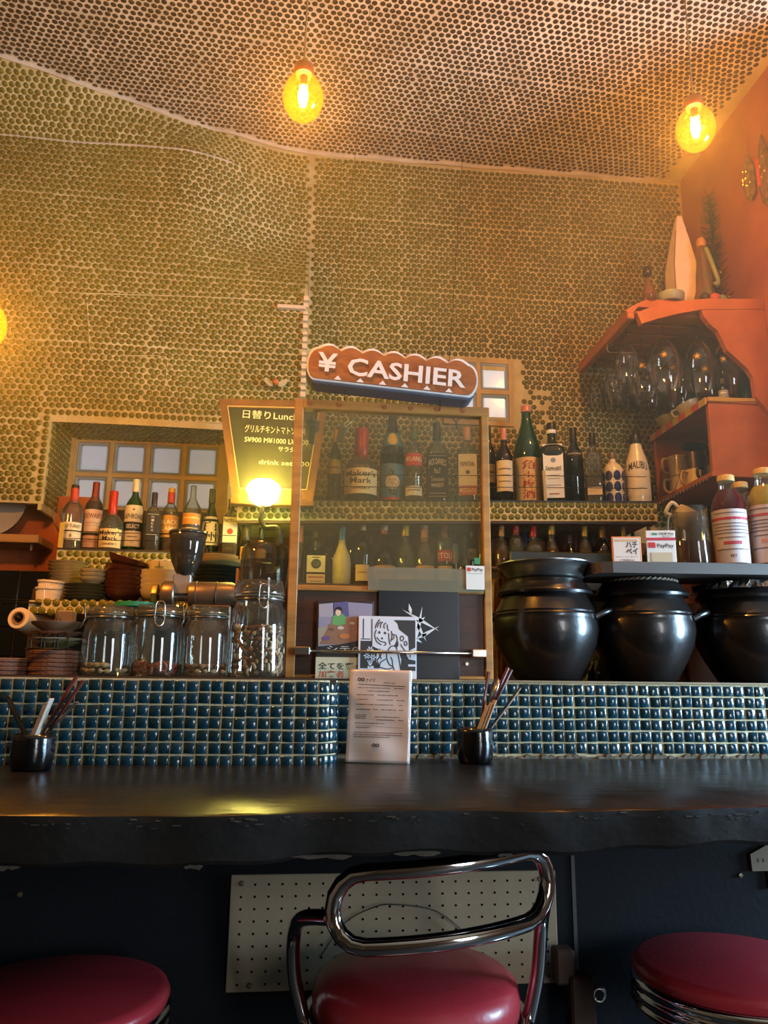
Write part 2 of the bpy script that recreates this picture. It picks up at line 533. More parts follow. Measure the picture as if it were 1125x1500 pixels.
# recess lining of the left window
rv = tag(B().box(WX0 - 0.01, WX0, 2.40, 2.66, 1.68, WZ).box(WX0, WX1, 2.40, 2.66, WZ, WZ + 0.01).box(WX1, WX1 + 0.01, 2.40, 2.66, 1.54, WZ)
         .build('trim_window_reveal', GROUT), kind='structure')
P, Q = [], []
for u, t in hexgrid(2.408, 2.635, 1.70, WZ): P.append((WX0 + 0.0005, u, t)); Q.append((1, 0, 0))
for u, t in hexgrid(WX0 + 0.006, WX1, 2.408, 2.635): P.append((u, t, WZ - 0.0005)); Q.append((0, 0, -1))
pennies(rv, P, Q, PENNY, 260)
# orange wall and dark tiles at the far left, below the tiled wall
OZ = aty(30, 836, 2.55).z
wo = tag(B().box(-1.75, -0.70, 2.55, 2.62, OZ, 1.76).build('wall_back_orange', ORANGE), kind='structure')
wt = tag(B().box(-1.75, -0.60, 2.55, 2.62, 0, OZ).build('wall_back_dark', M('grey brown grout', '6a5a40', 0.8)), kind='structure')
DTILE = M('black green wall tile', '14170f', 0.25, var=0.3, vscale=6)
b = B().rbox(0, 0.0825, -0.004, 0.004, 0, 0.0875, 0.0015); tme = b.mesh('tile'); tme.materials.append(DTILE)
for i in range(9):
    for j in range(6):
        o = link('tile', tme, None, wt); o.location = (-1.32 + i * 0.085, 2.549, OZ - .0885 - j * 0.09)


# glass block windows
def backlit(name, col, st, rough=0.15):
    m = M(name, col, rough, coat=0.6)
    b = m.node_tree.nodes['Principled BSDF']; b.inputs['Emission Color'].default_value = lin(col); b.inputs['Emission Strength'].default_value = st
    return m
BLKF = backlit('daylit glass pane', 'a6b6c4', 0.30)
BLKF2 = backlit('bright daylit glass pane', 'b4c6d2', 0.50)
BLKE = M('glass block rim', '8f9790', 0.1, spec=0.8, coat=0.5)
FRAMEM = M('tan painted mortar', 'c2a468', 0.7, var=0.3, vscale=15)


def block(sz, pane):
    """chunky glass block: bevelled rim with a sunken pane"""
    r = B(); h = sz / 2; i = h * 0.80
    def ring(a, y): return [(-a, y, -a), (a, y, -a), (a, y, a), (-a, y, a)]
    v = ring(h, 0.03) + ring(h, 0) + ring(h * 0.94, -0.006) + ring(i, -0.003) + ring(i * 0.97, 0.003)
    f = [(4 * k + e, 4 * k + (e + 1) % 4, 4 * k + 4 + (e + 1) % 4, 4 * k + 4 + e) for k in range(4) for e in range(4)]
    r.add(v, f); rim = r.mesh('glass_block'); rim.materials.append(BLKE)
    p = B().rbox(-i * .98, i * .98, 0.001, 0.012, -i * .98, i * .98, 0.005).mesh('pane'); p.materials.append(pane)
    return rim, p


def block_window(name, x0, z0, nx, nz, pitch, Y, pane, sz):
    w_ = B(); g = (pitch - sz) / 2 + 0.002
    W, H = nx * pitch, nz * pitch
    for i in range(nx + 1):
        w_.box(x0 + i * pitch - g, x0 + i * pitch + g, Y - 0.006, Y + 0.06, z0 - g, z0 + H + g)
    for j in range(nz + 1):
        w_.box(x0 - g, x0 + W + g, Y - 0.0055, Y + 0.06, z0 + j * pitch - g, z0 + j * pitch + g)
    w_.box(x0, x0 + W, Y + 0.035, Y + 0.06, z0, z0 + H)
    wo_ = tag(w_.build(name, FRAMEM), kind='structure')
    rim, p = block(sz, pane)
    for i in range(nx):
        for j in range(nz):
            o = link('glass_block', rim, None, wo_); o.location = (x0 + (i + .5) * pitch, Y + 0.002, z0 + (j + .5) * pitch)
            c_ = link('pane', p, None, o)
    return wo_


w1 = block_window('window_1', -0.792, 1.738, 4, 2, 0.1225, 2.64, BLKF, 0.112)
B().box(WX0, WX1, 2.63, 2.68, 1.54, 1.738).build('wall_below', DARK, w1)
B().box(-0.806, -0.79, 2.62, 2.66, 1.70, WZ).box(-0.302, WX1, 2.62, 2.66, 1.70, WZ).build('frame_edge', FRAMEM, w1)
w2 = block_window('window_2', 0.484, 2.076, 2, 2, 0.1185, 2.545, BLKF2, 0.106)

# tiled shelves along the back wall
SH_Z = 1.712
def SHZ(x): return 1.709 + 0.030 * (x - 0.2)
def slope(a, b_): return [(-0.20, SHZ(-.2) + a), (1.10, SHZ(1.1) + a), (1.10, SHZ(1.1) + b_), (-0.20, SHZ(-.2) + b_)]
sr = tag(B().prism(slope(-.060, 0), 2.255, 2.56).build('trim_shelf_upper', GROUT), kind='structure')
P = [(x, 2.2545, SHZ(x) - .057 + z) for x, z in hexgrid(-0.198, 1.10, 0, .061)]
pennies(sr, P, [(0, -1, 0)] * len(P), PENNY, 300)
B().prism(slope(0, .004), 2.25, 2.56).build('shelf_board', M('dark stained board', '2a1a0e', 0.35, var=.3, bump=.1), sr)
B().prism(slope(-.066, -.060), 2.262, 2.30).build('lower_rail', M('brown rail wood', '6a4624', 0.5, var=.3), sr)
sl = tag(B().box(-0.70, -0.20, 2.255, 2.64, 1.474, 1.536).build('trim_shelf_window', GROUT), kind='structure')
P = [(x, 2.2545, z) for x, z in hexgrid(-0.698, -0.205, 1.475, 1.54)]
pennies(sl, P, [(0, -1, 0)] * len(P), PENNY, 300)
B().box(-0.70, -0.20, 2.25, 2.63, 1.536, 1.540).build('shelf_board', MATS['dark stained board'], sl)
NZ = 1.45                       # niche floor
nb = tag(B().box(-0.21, 1.43, 2.53, 2.56, 0, 1.655).build('wall_niche', BROWNBACK), kind='structure')
tag(B().box(-0.21, 1.12, 2.20, 2.54, NZ - 0.03, NZ).build('trim_niche_floor', DARK), kind='structure')
tag(B().box(-0.75, 1.43, 2.24, 2.27, 0, NZ - 0.03).build('wall_cabinet', DARK), kind='structure')
tag(B().box(-0.62, -0.21, 2.45, 2.50, 1.1, 1.474).build('wall_niche_left', DARK), kind='structure')
tag(B().rbox(0.60, 1.09, 2.17, 2.20, 1.44, 1.556, 0.004).build('trim_niche_lip', M('dark green painted lip', '26332b', 0.4, var=.3)), kind='structure')

# ================================================================ counter
BLACKTOP = M('worn black lacquer', '141414', 0.29, var=0.6, vscale=9, bump=0.5, bscale=30, coat=0.0, spec=.45, col2='0a0807', stretch=(0.35, 1, 1))
bc = thing('bar_counter', 'long black lacquered bar counter with worn chipped edge', 'counter', (0, 0, 0))
b = B(); nx = 150; v = []
CT = 1.013


def front_y(x): return 1.028 + 0.055 * (x - 0.1) * 0.5 + 0.004 * math.sin(9 * x) + 0.003 * math.sin(31 * x + 1)


def low_z(x): return 0.957 + 0.012 * (x - 0.1) + 0.003 * math.sin(14 * x) + 0.002 * math.sin(47 * x)


for i in range(nx + 1):
    x = -1.74 + 3.16 * i / nx; fy = front_y(x); t = CT + 0.0015 * math.sin(13 * x)
    v += [(x, 1.78, CT), (x, 1.4, CT + .001 * math.sin(7 * x)), (x, fy + 0.009, t), (x, fy + 0.003 + .002 * math.sin(60 * x), t - 0.0025), (x, fy, t - 0.010), (x, fy + 0.001 + .001 * math.sin(70 * x), low_z(x) + 0.005),
          (x, fy + 0.005, low_z(x)), (x, 1.52, low_z(x))]
m = 8
b.add(v, [(i * m + k, i * m + k + 1, (i + 1) * m + k + 1, (i + 1) * m + k) for i in range(nx) for k in range(m - 1)])
nf = len(b.f); ft = [q for k_, q in enumerate(b.f) if k_ % (m - 1) in (3, 4, 5, 6)]; b.f = [q for k_, q in enumerate(b.f) if k_ % (m - 1) not in (3, 4, 5, 6)]
b.build('counter_top', BLACKTOP, bc, 30, False)
b2 = B(); b2.v = b.v; b2.f = ft
b2.build('front_edge', M('dull worn black edge', '101010', 0.75, var=0.6, vscale=14, bump=0.6, bscale=40, spec=.25, col2='1c1a17', stretch=(0.6, 1, 1)), bc, 30, False)
B().box(-1.74, 1.42, 1.50, 1.54, 0, 0.97).build('front_panel', DARKWALL, bc)
B().box(0.515, 0.522, 1.497, 1.5, 0.4, 0.96).build('panel_joint', M('grey seam', '3a3c3e', .6), bc)
CHIPM = M('bare chipped wood', '4a463c', 0.85, var=.5, vscale=60)
for (cx, L) in ((0.035, 0.075), (0.155, 0.06), (-0.335, 0.03), (0.27, 0.02), (-0.12, 0.022)):
    pl = [(cx - L / 2 + L * k / 7, low_z(cx) + (0.001 + 0.001 * random.random()) * (1 if k not in (0, 7) else 0.2)) for k in range(8)]
    pl += [(cx + L / 2 - L * k / 7, low_z(cx) - (0.0005 + 0.0035 * random.random()) * (1 if k not in (0, 7) else 0.2)) for k in range(8)]
    B().prism(pl, front_y(cx) - 0.0015, front_y(cx) + 0.016).build('edge_chip', CHIPM, bc)
b = B()
for k in range(70):
    x = random.uniform(-.45, .75); z = CT - 0.006 - abs(random.gauss(0, 0.006)); L = random.uniform(.002, .011)
    b.box(x, x + L, front_y(x) - 0.0008, front_y(x) + .004, z, z + random.uniform(.0005, .0015))
tag(b.build('edge_scuffs', M('grey scuff', '3e3d3b', 0.7), bc), kind='stuff')

TEAL = M('dark teal glass mosaic', '0f313a', 0.12, var=0.6, vscale=16, bump=0.25, bscale=90, coat=0.5, col2='0b2229')
TEAL2 = M('blue teal glass mosaic', '123845', 0.12, var=0.5, vscale=16, bump=0.3, bscale=90, coat=0.5, col2='0d2a38')
RGROUT = M('aged cream grout', 'bfb08a', 0.8, var=0.4, vscale=40, bump=0.4, bscale=150, col2='a8986e')
sq = []
for k in range(5):
    h = 0.0104; v = []; rr = random.Random(k)
    for (a, y) in ((h, 0.0), (h * .985, -0.0014), (h * 0.86, -0.0028)):
        v += [(sx * a * (1 + rr.uniform(-.02, .02)), y + rr.uniform(-.0004, .0004), sz * a * (1 + rr.uniform(-.02, .02))) for sx, sz in ((-1, -1), (1, -1), (1, 1), (-1, 1))]
    v.append((rr.uniform(-.003, .003), -0.0031, rr.uniform(-.003, .003)))
    f = [(4 * j + e, 4 * j + (e + 1) % 4, 4 * j + 4 + (e + 1) % 4, 4 * j + 4 + e) for j in range(2) for e in range(4)] + [(8 + e, 8 + (e + 1) % 4, 12) for e in range(4)]
    q = B(); q.add(v, f); me = q.mesh('mosaic_tile', True); me.materials.append(TEAL if k % 2 else TEAL2); sq.append(me)


def mosaic(parent, path, x_from, rows, z_top, pitch, nmax, curve=0.0, sc=1.0):
    """lay square tiles along a path of (x, y) points"""
    P = [Vector((p[0], p[1], 0)) for p in path]; seg = [(P[i + 1] - P[i]).length for i in range(len(P) - 1)]
    tot = sum(seg); d = pitch / 2; n = 0
    while d < tot - pitch / 2:
        acc = 0
        for i, L in enumerate(seg):
            if d <= acc + L: break
            acc += L
        t = (d - acc) / seg[i]; p = P[i].lerp(P[i + 1], t)
        tn = (P[i + 1] - P[i]).normalized(); ang = math.atan2(tn.y, tn.x)
        for j in range(rows):
            if n >= nmax: break
            o = link('mosaic_tile', sq[random.randrange(5)], None, parent); n += 1
            o.location = (p.x + random.gauss(0, .0005), p.y, z_top - (j + .5) * pitch + random.gauss(0, .0005))
            o.scale = (sc, 1, sc)
            o.rotation_euler = (random.gauss(0, .06), random.gauss(0, .025), ang + random.gauss(0, .07))
        d += pitch * (1 + random.gauss(0, 0.01))


ul = thing('counter_upstand', 'teal mosaic tiled upstand on the counter below the glass jars', 'upstand', (0, 0, 0))
endp = [(0.03 + 0.05 * math.sin(a), 1.65 - 0.05 * math.cos(a)) for a in np.linspace(0, math.pi / 2, 7)]
pathL = [(-0.84, 1.60)] + endp + [(0.08, 1.735)]
b = B(); out = [(p[0], p[1]) for p in pathL]
b.prism(out + [(0.06, 1.80), (-0.84, 1.80)], CT, 1.176, 'xy'); b.build('core', RGROUT, ul)
mosaic(ul, [(p[0], p[1] - 0.0003) for p in pathL], 0, 7, 1.174, 0.0238, 300)
ur = thing('counter_upstand', 'teal mosaic tiled upstand on the counter below the black pots', 'upstand', (0, 0, 0))
b = B(); b.prism([(0.08, 1.735), (1.36, 1.735), (1.36, 1.80), (0.08, 1.80)], CT, 1.176, 'xy'); b.build('core', RGROUT, ur)
mosaic(ur, [(0.084, 1.7345), (1.36, 1.7345)], 0, 6, 1.174, 0.0255, 300, sc=1.06)
b = B()
for k in range(60):
    x = 0.26 + 1.1 * k / 60; h = random.uniform(0.003, 0.011)
    b.prism([(x, CT - .002), (x + .02, CT - .002), (x + .017, CT + h * .6), (x + .009, CT + h), (x + .002, CT + h * .7)], 1.728 - random.uniform(0, .006), 1.74)
tag(b.build('grout_crust', M('crusty grey grout', '6a6354', 0.9, var=.5, vscale=90, bump=.6), ur), kind='stuff')
tag(B().box(-1.6, 0.075, 1.612, 2.02, 1.168, 1.180).box(0.075, 1.4, 1.747, 2.12, 1.168, 1.180).build('trim_ledge', M('dark ledge wood', '3a2a1c', .5, var=.3)), kind='structure')
B().box(0.16, 1.36, 1.729, 1.75, 1.1765, 1.181).build('edge_strip', M('tan edge strip', '8a7350', .6, var=.3), ur)
# ================================================================ lamps
def point(name, loc, power, col, r, parent=None):
    l = bpy.data.lights.new(name, 'POINT'); l.energy = power; l.color = col; l.shadow_soft_size = r
    o = bpy.data.objects.new(name, l); COL.objects.link(o); o.location = loc
    if parent: o.parent = parent
    return o


AMBERB = GL('amber bulb glass', 'ffc060', 'ff8418', 0.05, 0.5)
FIL = M('glowing filament', 'ffd890', 0.5, emit=60.0)
SOCK = M('red brown bakelite', '6a2410', 0.4)
CORD = M('tan cord', '8a6a3a', 0.7)


def pendant(label, P, r, power, arm=False):
    t = thing('pendant_bulb', label, 'lamp', P, group='amber pendant bulbs')
    h = r * 1.28
    prof = [(0.001, -h)] + [(r * math.cos(a) * (1 - 0.10 * max(0, math.sin(a))), h * math.sin(a)) for a in np.linspace(-1.4, 1.15, 14)]
    B().shell(prof, 24).build('glass', AMBERB, t, True)
    g = B().lathe([(0.0005, -h * 0.45), (r * 0.17, -h * 0.38), (r * 0.25, -h * 0.1), (r * 0.25, h * 0.2), (r * 0.16, h * 0.42), (r * 0.06, h * 0.55)], 12).build('filament', FIL, t, True)
    B().lathe([(r * 0.16, h * 0.5), (r * 0.20, h * 0.9), (r * 0.46, h * 0.93), (r * 0.50, h * 1.0), (r * 0.48, h * 1.35), (r * 0.2, h * 1.5), (r * 0.08, h * 1.6)], 18).build('socket', SOCK, t, 40)
    if arm: B().tube(smooth_path([(0, 0, h * 1.5), (-.03, 0, h * 1.5 + .05), (-.15, 0, h * 1.5 + .06), (-1.745 - P[0], 0, .09)], 5), 0.006, 8).build('wall_arm', SOCK, t, True)
    else: B().tube([(0, 0, h * 1.55), (0.003, 0.0, 0.45), (0, 0, ZC - P[2])], 0.0022, 6).build('cord', CORD, t, True)
    point('bulb_light_offscreen' if arm else 'bulb_light', (0, 0, -h * 0.05), power, (1.0, 0.70, 0.36), r * 0.5, t)
    return t


pendant('egg-shaped amber bulb hanging over the middle of the counter before the tiled wall', aty(444, 142, 1.42), 0.0435, 24)
pendant('egg-shaped amber bulb hanging beside the orange wall above the wine glasses', aty(1019, 188, 1.62), 0.049, 30)
pendant('egg-shaped amber bulb on a wall arm near the stacked dishes', aty(-25, 474, 1.5), 0.044, 32, True)

# rose lamp on a bent stem
L0 = aty(402, 776, 2.12)
t = thing('rose_lamp', 'lit rose-shaped glass lamp on a bent dark stem', 'lamp', (L0.x, L0.y, NZ + 0.02))
LH = aty(386, 722, 2.12); hx, hz = LH.x - L0.x, LH.z - NZ - 0.02
SHADE = M('glowing pale yellow glass', 'ffec70', 0.4, emit=85.0)
for k in range(6):
    a = 2 * math.pi * k / 5 - 0.9 if k < 5 else 0.0; rr = 0.024 if k < 5 else 0.0
    b = B().lathe([(.0005, -.026)] + [(.025 * math.cos(e) * (1 + .1 * math.sin(e)), .024 * math.sin(e)) for e in np.linspace(-1.3, 1.2, 9)] + [(.008, .024), (.0005, .020)], 16, (hx + rr * math.cos(a), rr * math.sin(a), hz + (0.010 if k < 5 else .016)))
    b.build('petal', SHADE, t, True)
B().lathe([(0.001, hz - 0.036), (0.020, hz - 0.034), (0.038, hz - 0.018), (0.042, hz), (0.034, hz + 0.012), (0.012, hz + 0.016), (0.0005, hz + .016)], 24, (hx, 0, 0), sec=lambda a, i: 1 + .06 * math.cos(5 * a + 4.5)).build('shade', SHADE, t, True)
IRON = M('dark iron', '2a2415', 0.5, metal=0.6)
sp = smooth_path([(hx, 0, hz - 0.035), (hx - 0.004, 0, hz - 0.075), (hx + 0.008, 0, hz - 0.098), (hx + 0.028, 0, hz - 0.098), (hx + 0.042, 0, hz - 0.100), (hx + 0.048, 0, hz - 0.125), (hx + 0.05, 0, 0)], 6)
B().tube(sp, 0.0075, 8).build('stem', IRON, t, True)
B().lathe([(0.05, -0.02), (0.05, -0.012), (0.02, 0.0), (0.012, 0.012)], 18, (hx + 0.05, 0, 0)).build('base', IRON, t, 40)

# ================================================================ bottles
CLEAR = GL('clear bottle glass', 'e6ebe2', '9a9c88', 0.10)
GREENG = GL('green bottle glass', '4f9a58', '0d4a20', 0.55)
DGREENG = GL('dark green bottle glass', '35502c', '122012', 0.75)
DARKG = GL('dark brown bottle glass', '4a2a12', '120a06', 0.8)
GLASSES = dict(clear=CLEAR, green=GREENG, dgreen=DGREENG, dark=DARKG)
LIQ = dict(amber=GL('amber spirit', 'cf8428', '8a4a10', 0.5, 0.1), pale=GL('pale spirit', 'e8dfb8', 'a89860', 0.25, 0.1),
           brown=GL('brown spirit', '8a4c18', '4a250c', 0.65, 0.1), red=GL('dark red juice', '8a1222', '5e0a18', 0.92, 0.1),
           black=GL('black spirit', '3a2414', '140c08', 0.85, 0.1), water=GL('clear spirit', 'eef0ea', 'b8baa8', 0.10, 0.1))
PROF = dict(
    std=[(.90, 0), (1, .012), (1, .57), (.95, .63), (.72, .70), (.42, .765), (.33, .80), (.31, .95), (.33, 1)],
    slim=[(.90, 0), (1, .012), (1, .62), (.92, .68), (.55, .76), (.34, .82), (.30, .95), (.32, 1)],
    sake=[(.92, 0), (1, .01), (1, .52), (.93, .60), (.66, .72), (.42, .82), (.34, .90), (.34, 1)],
    square=[(.95, 0), (1, .012), (1, .62), (.92, .68), (.60, .73), (.36, .77), (.31, .82), (.31, .95), (.33, 1)],
    squat=[(.88, 0), (.98, .02), (1, .40), (.93, .49), (.66, .57), (.40, .63), (.26, .68), (.24, .95), (.26, 1)],
    bell=[(.80, 0), (.90, .015), (1, .2), (1, .40), (.86, .52), (.52, .64), (.36, .72), (.30, .80), (.30, 1)],
    cone=[(.95, 0), (1, .02), (.98, .45), (.85, .62), (.52, .80), (.38, .9), (.34, 1)],
    stone=[(.93, 0), (1, .02), (1, .60), (.94, .68), (.70, .76), (.42, .81), (.30, .83), (.28, 1)])


def disc(q, fn, n=16):
    """filled round patch laid through fn, fine enough to follow a curved face"""
    v = [fn(0, 0)] + [fn(r * math.cos(2 * math.pi * k / n), r * math.sin(2 * math.pi * k / n)) for r in (.35, .7, 1) for k in range(n)]
    f = [(0, 1 + k, 1 + (k + 1) % n) for k in range(n)]
    f += [(1 + j * n + k, 1 + (j + 1) * n + k, 1 + (j + 1) * n + (k + 1) % n, 1 + j * n + (k + 1) % n) for j in (0, 1) for k in range(n)]
    q.add(v, f)


def bottle(label, px, ytop, wpx, Y, zs, shape, glass, liq, cap, labs, group, name='bottle', level=0.62, rz=None, body=None, ybase=None, cat='bottle'):
    """one bottle standing on height zs: glass body, contents, cap, labels and their lettering"""
    Pt = aty(px, ytop, Y); X_ = Pt.x; zs = SHZ(X_) + .004 if zs is None else zs; H = Pt.z - zs; X = (Pt.x + aty(px, ytop + 60, Y).x) / 2
    R = wpx / 2 * mpp((X, Y, zs + H * .3))
    face = math.atan2(X, Y)
    t = thing(name, label, cat, (X, Y, zs), (-face * 0.8 if rz is None else rz), group)
    pr = PROF[shape]; sqr = shape == 'square'
    nsh = [i for i, (r, z) in enumerate(pr) if r > .9]

    def sec(a, i):
        if not sqr or i > nsh[-1] + 1: return 1.0
        c, s = abs(math.cos(a)), abs(math.sin(a)); n = 5.0
        return (c ** n + s ** n) ** (-1 / n)
    prof = [(r * R, z * H) for r, z in pr]
    seg = 24 if not sqr else 32
    bm = B().lathe([(0.001, 0)] + prof, seg, sec=(lambda a, i: sec(a, i - 1))) if sqr else B().lathe([(0.001, 0)] + prof, seg)
    bm.build('body', body or GLASSES[glass], t, 50 if not sqr else True)
    if liq:
        lp = [(r * R * .93, max(z * H, .004)) for r, z in pr if z <= level]; 
        rl = np.interp(level, [z for _, z in pr], [r for r, _ in pr]) * R * .93
        B().lathe([(0.001, .004)] + lp + [(rl, level * H)], 20 if not sqr else 32, sec=(lambda a, i: sec(a, min(i - 1, len(pr) - 1))) if sqr else None).build('contents', LIQ[liq], t, 50)
    if cap:
        cc, cf = cap[0], cap[1]; z0 = (1 - cf) * H
        rn = max(np.interp(z, [q for _, q in pr], [r for r, _ in pr]) for z in (1 - cf, 1 - cf / 2, 1)) * R * 1.12
        B().lathe([(rn * .98, z0), (rn * 1.04, z0 + .002), (rn * 1.0, z0 + cf * H * .25), (rn, H * 1.0 - .002), (rn * .9, H * 1.004)], 18).build('cap', M('cap ' + cc, cc, 0.35, metal=0.15), t, 40)
        if len(cap) > 2:
            z1 = z0 - cap[3] * H if len(cap) > 3 else z0 + cf * H * .35
            B().lathe([(rn * 1.06, min(z0, z1)), (rn * 1.06, max(z0, z1))], 18).build('neck_band', M('cap ' + cap[2], cap[2], 0.4), t, 40)

    def strip(q, x0_, x1_, zz, hh_, g):
        n_ = 10; vv_ = []
        for i__ in range(n_ + 1):
            for z__ in (zz, zz + hh_): vv_.append(g(x0_ + (x1_ - x0_) * i__ / n_, z__))
        q.add(vv_, [(2 * i__, 2 * i__ + 2, 2 * i__ + 3, 2 * i__ + 1) for i__ in range(n_)])

    def rad(z): return np.interp(z / H, [q for _, q in pr], [r for r, _ in pr]) * R
    for (z0, z1, ang, lc, txts) in labs:
        k = 0.0006
        A = math.radians(ang); b = B(); v = []; nn = 12; nzs = 5

        def fn(u, z, o=0.0):
            if sqr:
                return (u, -rad(z) * 1.004 - k - o, z)
            r = rad(z) * 1.006 + k + o; return (r * math.sin(u / R), -r * math.cos(u / R), z)
        hw = (R * A) if not sqr else R * min(ang / 80, .92)
        for j in range(nzs):
            for i in range(nn + 1):
                v.append(fn(-hw + 2 * hw * i / nn, H * (z0 + (z1 - z0) * j / (nzs - 1))))
        b.add(v, [(j * (nn + 1) + i, j * (nn + 1) + i + 1, (j + 1) * (nn + 1) + i + 1, (j + 1) * (nn + 1) + i) for j in range(nzs - 1) for i in range(nn)])
        lo = b.build('label', M('label ' + lc, lc, 0.55), t, True, False)
        for tx in txts:
            s, tc, zr, hr, wr = tx[:5]; arcv = tx[5] if len(tx) > 5 else 0
            hh = (z1 - z0) * H; q = B()
            g = lambda u, z: fn(u, z + arcv * hh * (1 - (u / hw) ** 2 * 2), 0.0007)
            if s == '#o': disc(q, lambda u, z: g(u * wr * hw, H * z0 + hh * zr + z * wr * hw))
            elif s == '#-': strip(q, -hw * wr, hw * wr, H * z0 + hh * zr, hr * hh, g)
            elif '\n' in s:
                parts_ = s.split('\n')
                for i_, ch in enumerate(parts_): put_text(q, ch, 0, H * z0 + hh * (zr - i_ * hr * 1.15), hr * hh * 1.15, width=wr * hw * 2, fn=g, bold=.01)
            else: put_text(q, s, 0, H * z0 + hh * zr, hr * hh * 1.35, width=wr * hw * 2, fn=g, bold=.012)
            q.build('lettering', M('ink ' + tc, tc, 0.6), lo, False, False)
    return t


K = '1c1712'; CR = 'd8c49a'; WH = 'ded6c0'; RD = '9e2418'
G1 = 'whisky bottles on the window shelf'
Y1, Z1 = 2.33, 1.540
bl = [
 ('clear bourbon bottle with red neck strip and cream label, beside the tiled reveal', 108, 711, 31, 'std', 'clear', 'water', ('241a14', .05, 'b5301c', .22), [(.30, .42, 62, CR, [('WILD TURKEY', K, .3, .42, .85)]), (.16, .28, 62, CR, [('8', K, .3, .4, .1), ('#-', '6a5a40', .8, .03, .8)])], .30, 'brown'),
 ('brown whisky bottle with dark red cap and tall pale pink label', 139, 707, 28, 'slim', 'clear', 'brown', ('7a2416', .16, '9a3a22', .12), [(.28, .60, 60, 'd2b69a', [("DEWAR'S", '8a4a34', .62, .22, .9), ('#-', 'a8806a', .4, .03, .7), ('#-', 'a8806a', .3, .02, .7)]), (.08, .24, 60, 'c09a72', [('WHITE LABEL', '6a4030', .4, .2, .8)])], .72),
 ('squat bourbon bottle dipped in red wax, on the window shelf', 165, 720, 36, 'squat', 'clear', 'pale', ('b02018', .34, 'b02018', .06), [(.06, .36, 58, 'd6b877', [("Maker's", K, .66, .26, .92), ('Mark', K, .36, .26, .6), ('WHISKY', '4a3a20', .12, .13, .6)])], .40),
 ('green single malt bottle with white cap and white and black label', 198, 703, 29, 'std', 'green', 'amber', ('dcd3bf', .17), [(.42, .64, 62, 'd9cda8', [('LAPHROAIG', '3a4430', .18, .30, .95), ('#o', '5a6a48', .72, .1, .1)]), (.31, .415, 62, '191714', [('SELECT', WH, .25, .5, .6)]), (.10, .30, 62, 'd2c49c', [('#-', '6a6a50', .6, .06, .5), ('10', '8a8a68', .2, .2, .15)])], .5),
 ('square amber whisky bottle with navy cap and black slanted label', 225, 722, 24, 'square', 'clear', 'brown', ('1a1a34', .22), [(.28, .64, 62, '1b1a1c', [('N\nI\nK\nK\nA', 'b9ae90', .78, .13, .22), ('#-', 'b9ae90', .94, .02, .9), ('#-', 'b9ae90', .03, .02, .9)])], .68),
 ('amber rum bottle with red and yellow cap and ornate gold label', 250, 716, 28, 'std', 'clear', 'amber', ('c99a2c', .06, 'b42a1c', .16), [(.26, .58, 64, 'c8923a', [('BLACK', 'f0e0b0', .6, .2, .8), ('LAMB', 'f0e0b0', .3, .2, .7), ('#-', '6a2a10', .1, .06, .9)])], .6),
 ('clear open-necked bottle with an orange label', 282, 712, 28, 'slim', 'clear', 'water', None, [(.42, .58, 62, 'd68a2a', [('#-', 'f0c060', .5, .15, .8)]), (.28, .41, 62, '3a2c1a', [('IMPERIAL', 'e0c890', .3, .45, .85)])], .3),
 ('dark green whisky bottle with a white calligraphy label', 310, 717, 29, 'bell', 'dgreen', 'brown', ('2c3a1c', .20), [(.16, .58, 60, 'dcd6c2', [('白\n州', K, .52, .32, .62), ('#-', '8a8a70', .06, .02, .7)])], .5),
 ('bourbon bottle with red rose label, beside the chalkboard', 338, 732, 27, 'square', 'clear', 'amber', ('3a3018', .18), [(.20, .66, 66, 'd8cba2', [('Four Roses', '5a4a2a', .80, .16, .9), ('#o', 'b5301a', .45, .42, .42)])], .7),
]
for i_, e in enumerate(bl):
    lab, px, yt, wp, sh, gl, lq, cap, labs, lev = e[:10]
    bottle(lab, px, yt, wp * (.92 if sh == 'square' else .98), Y1 + (.032 if i_ % 2 else -.008), Z1, sh, gl, lq, cap, labs, G1, level=lev)
G2 = 'bottles on the upper tiled shelf'
Y2, Z2 = 2.335, None
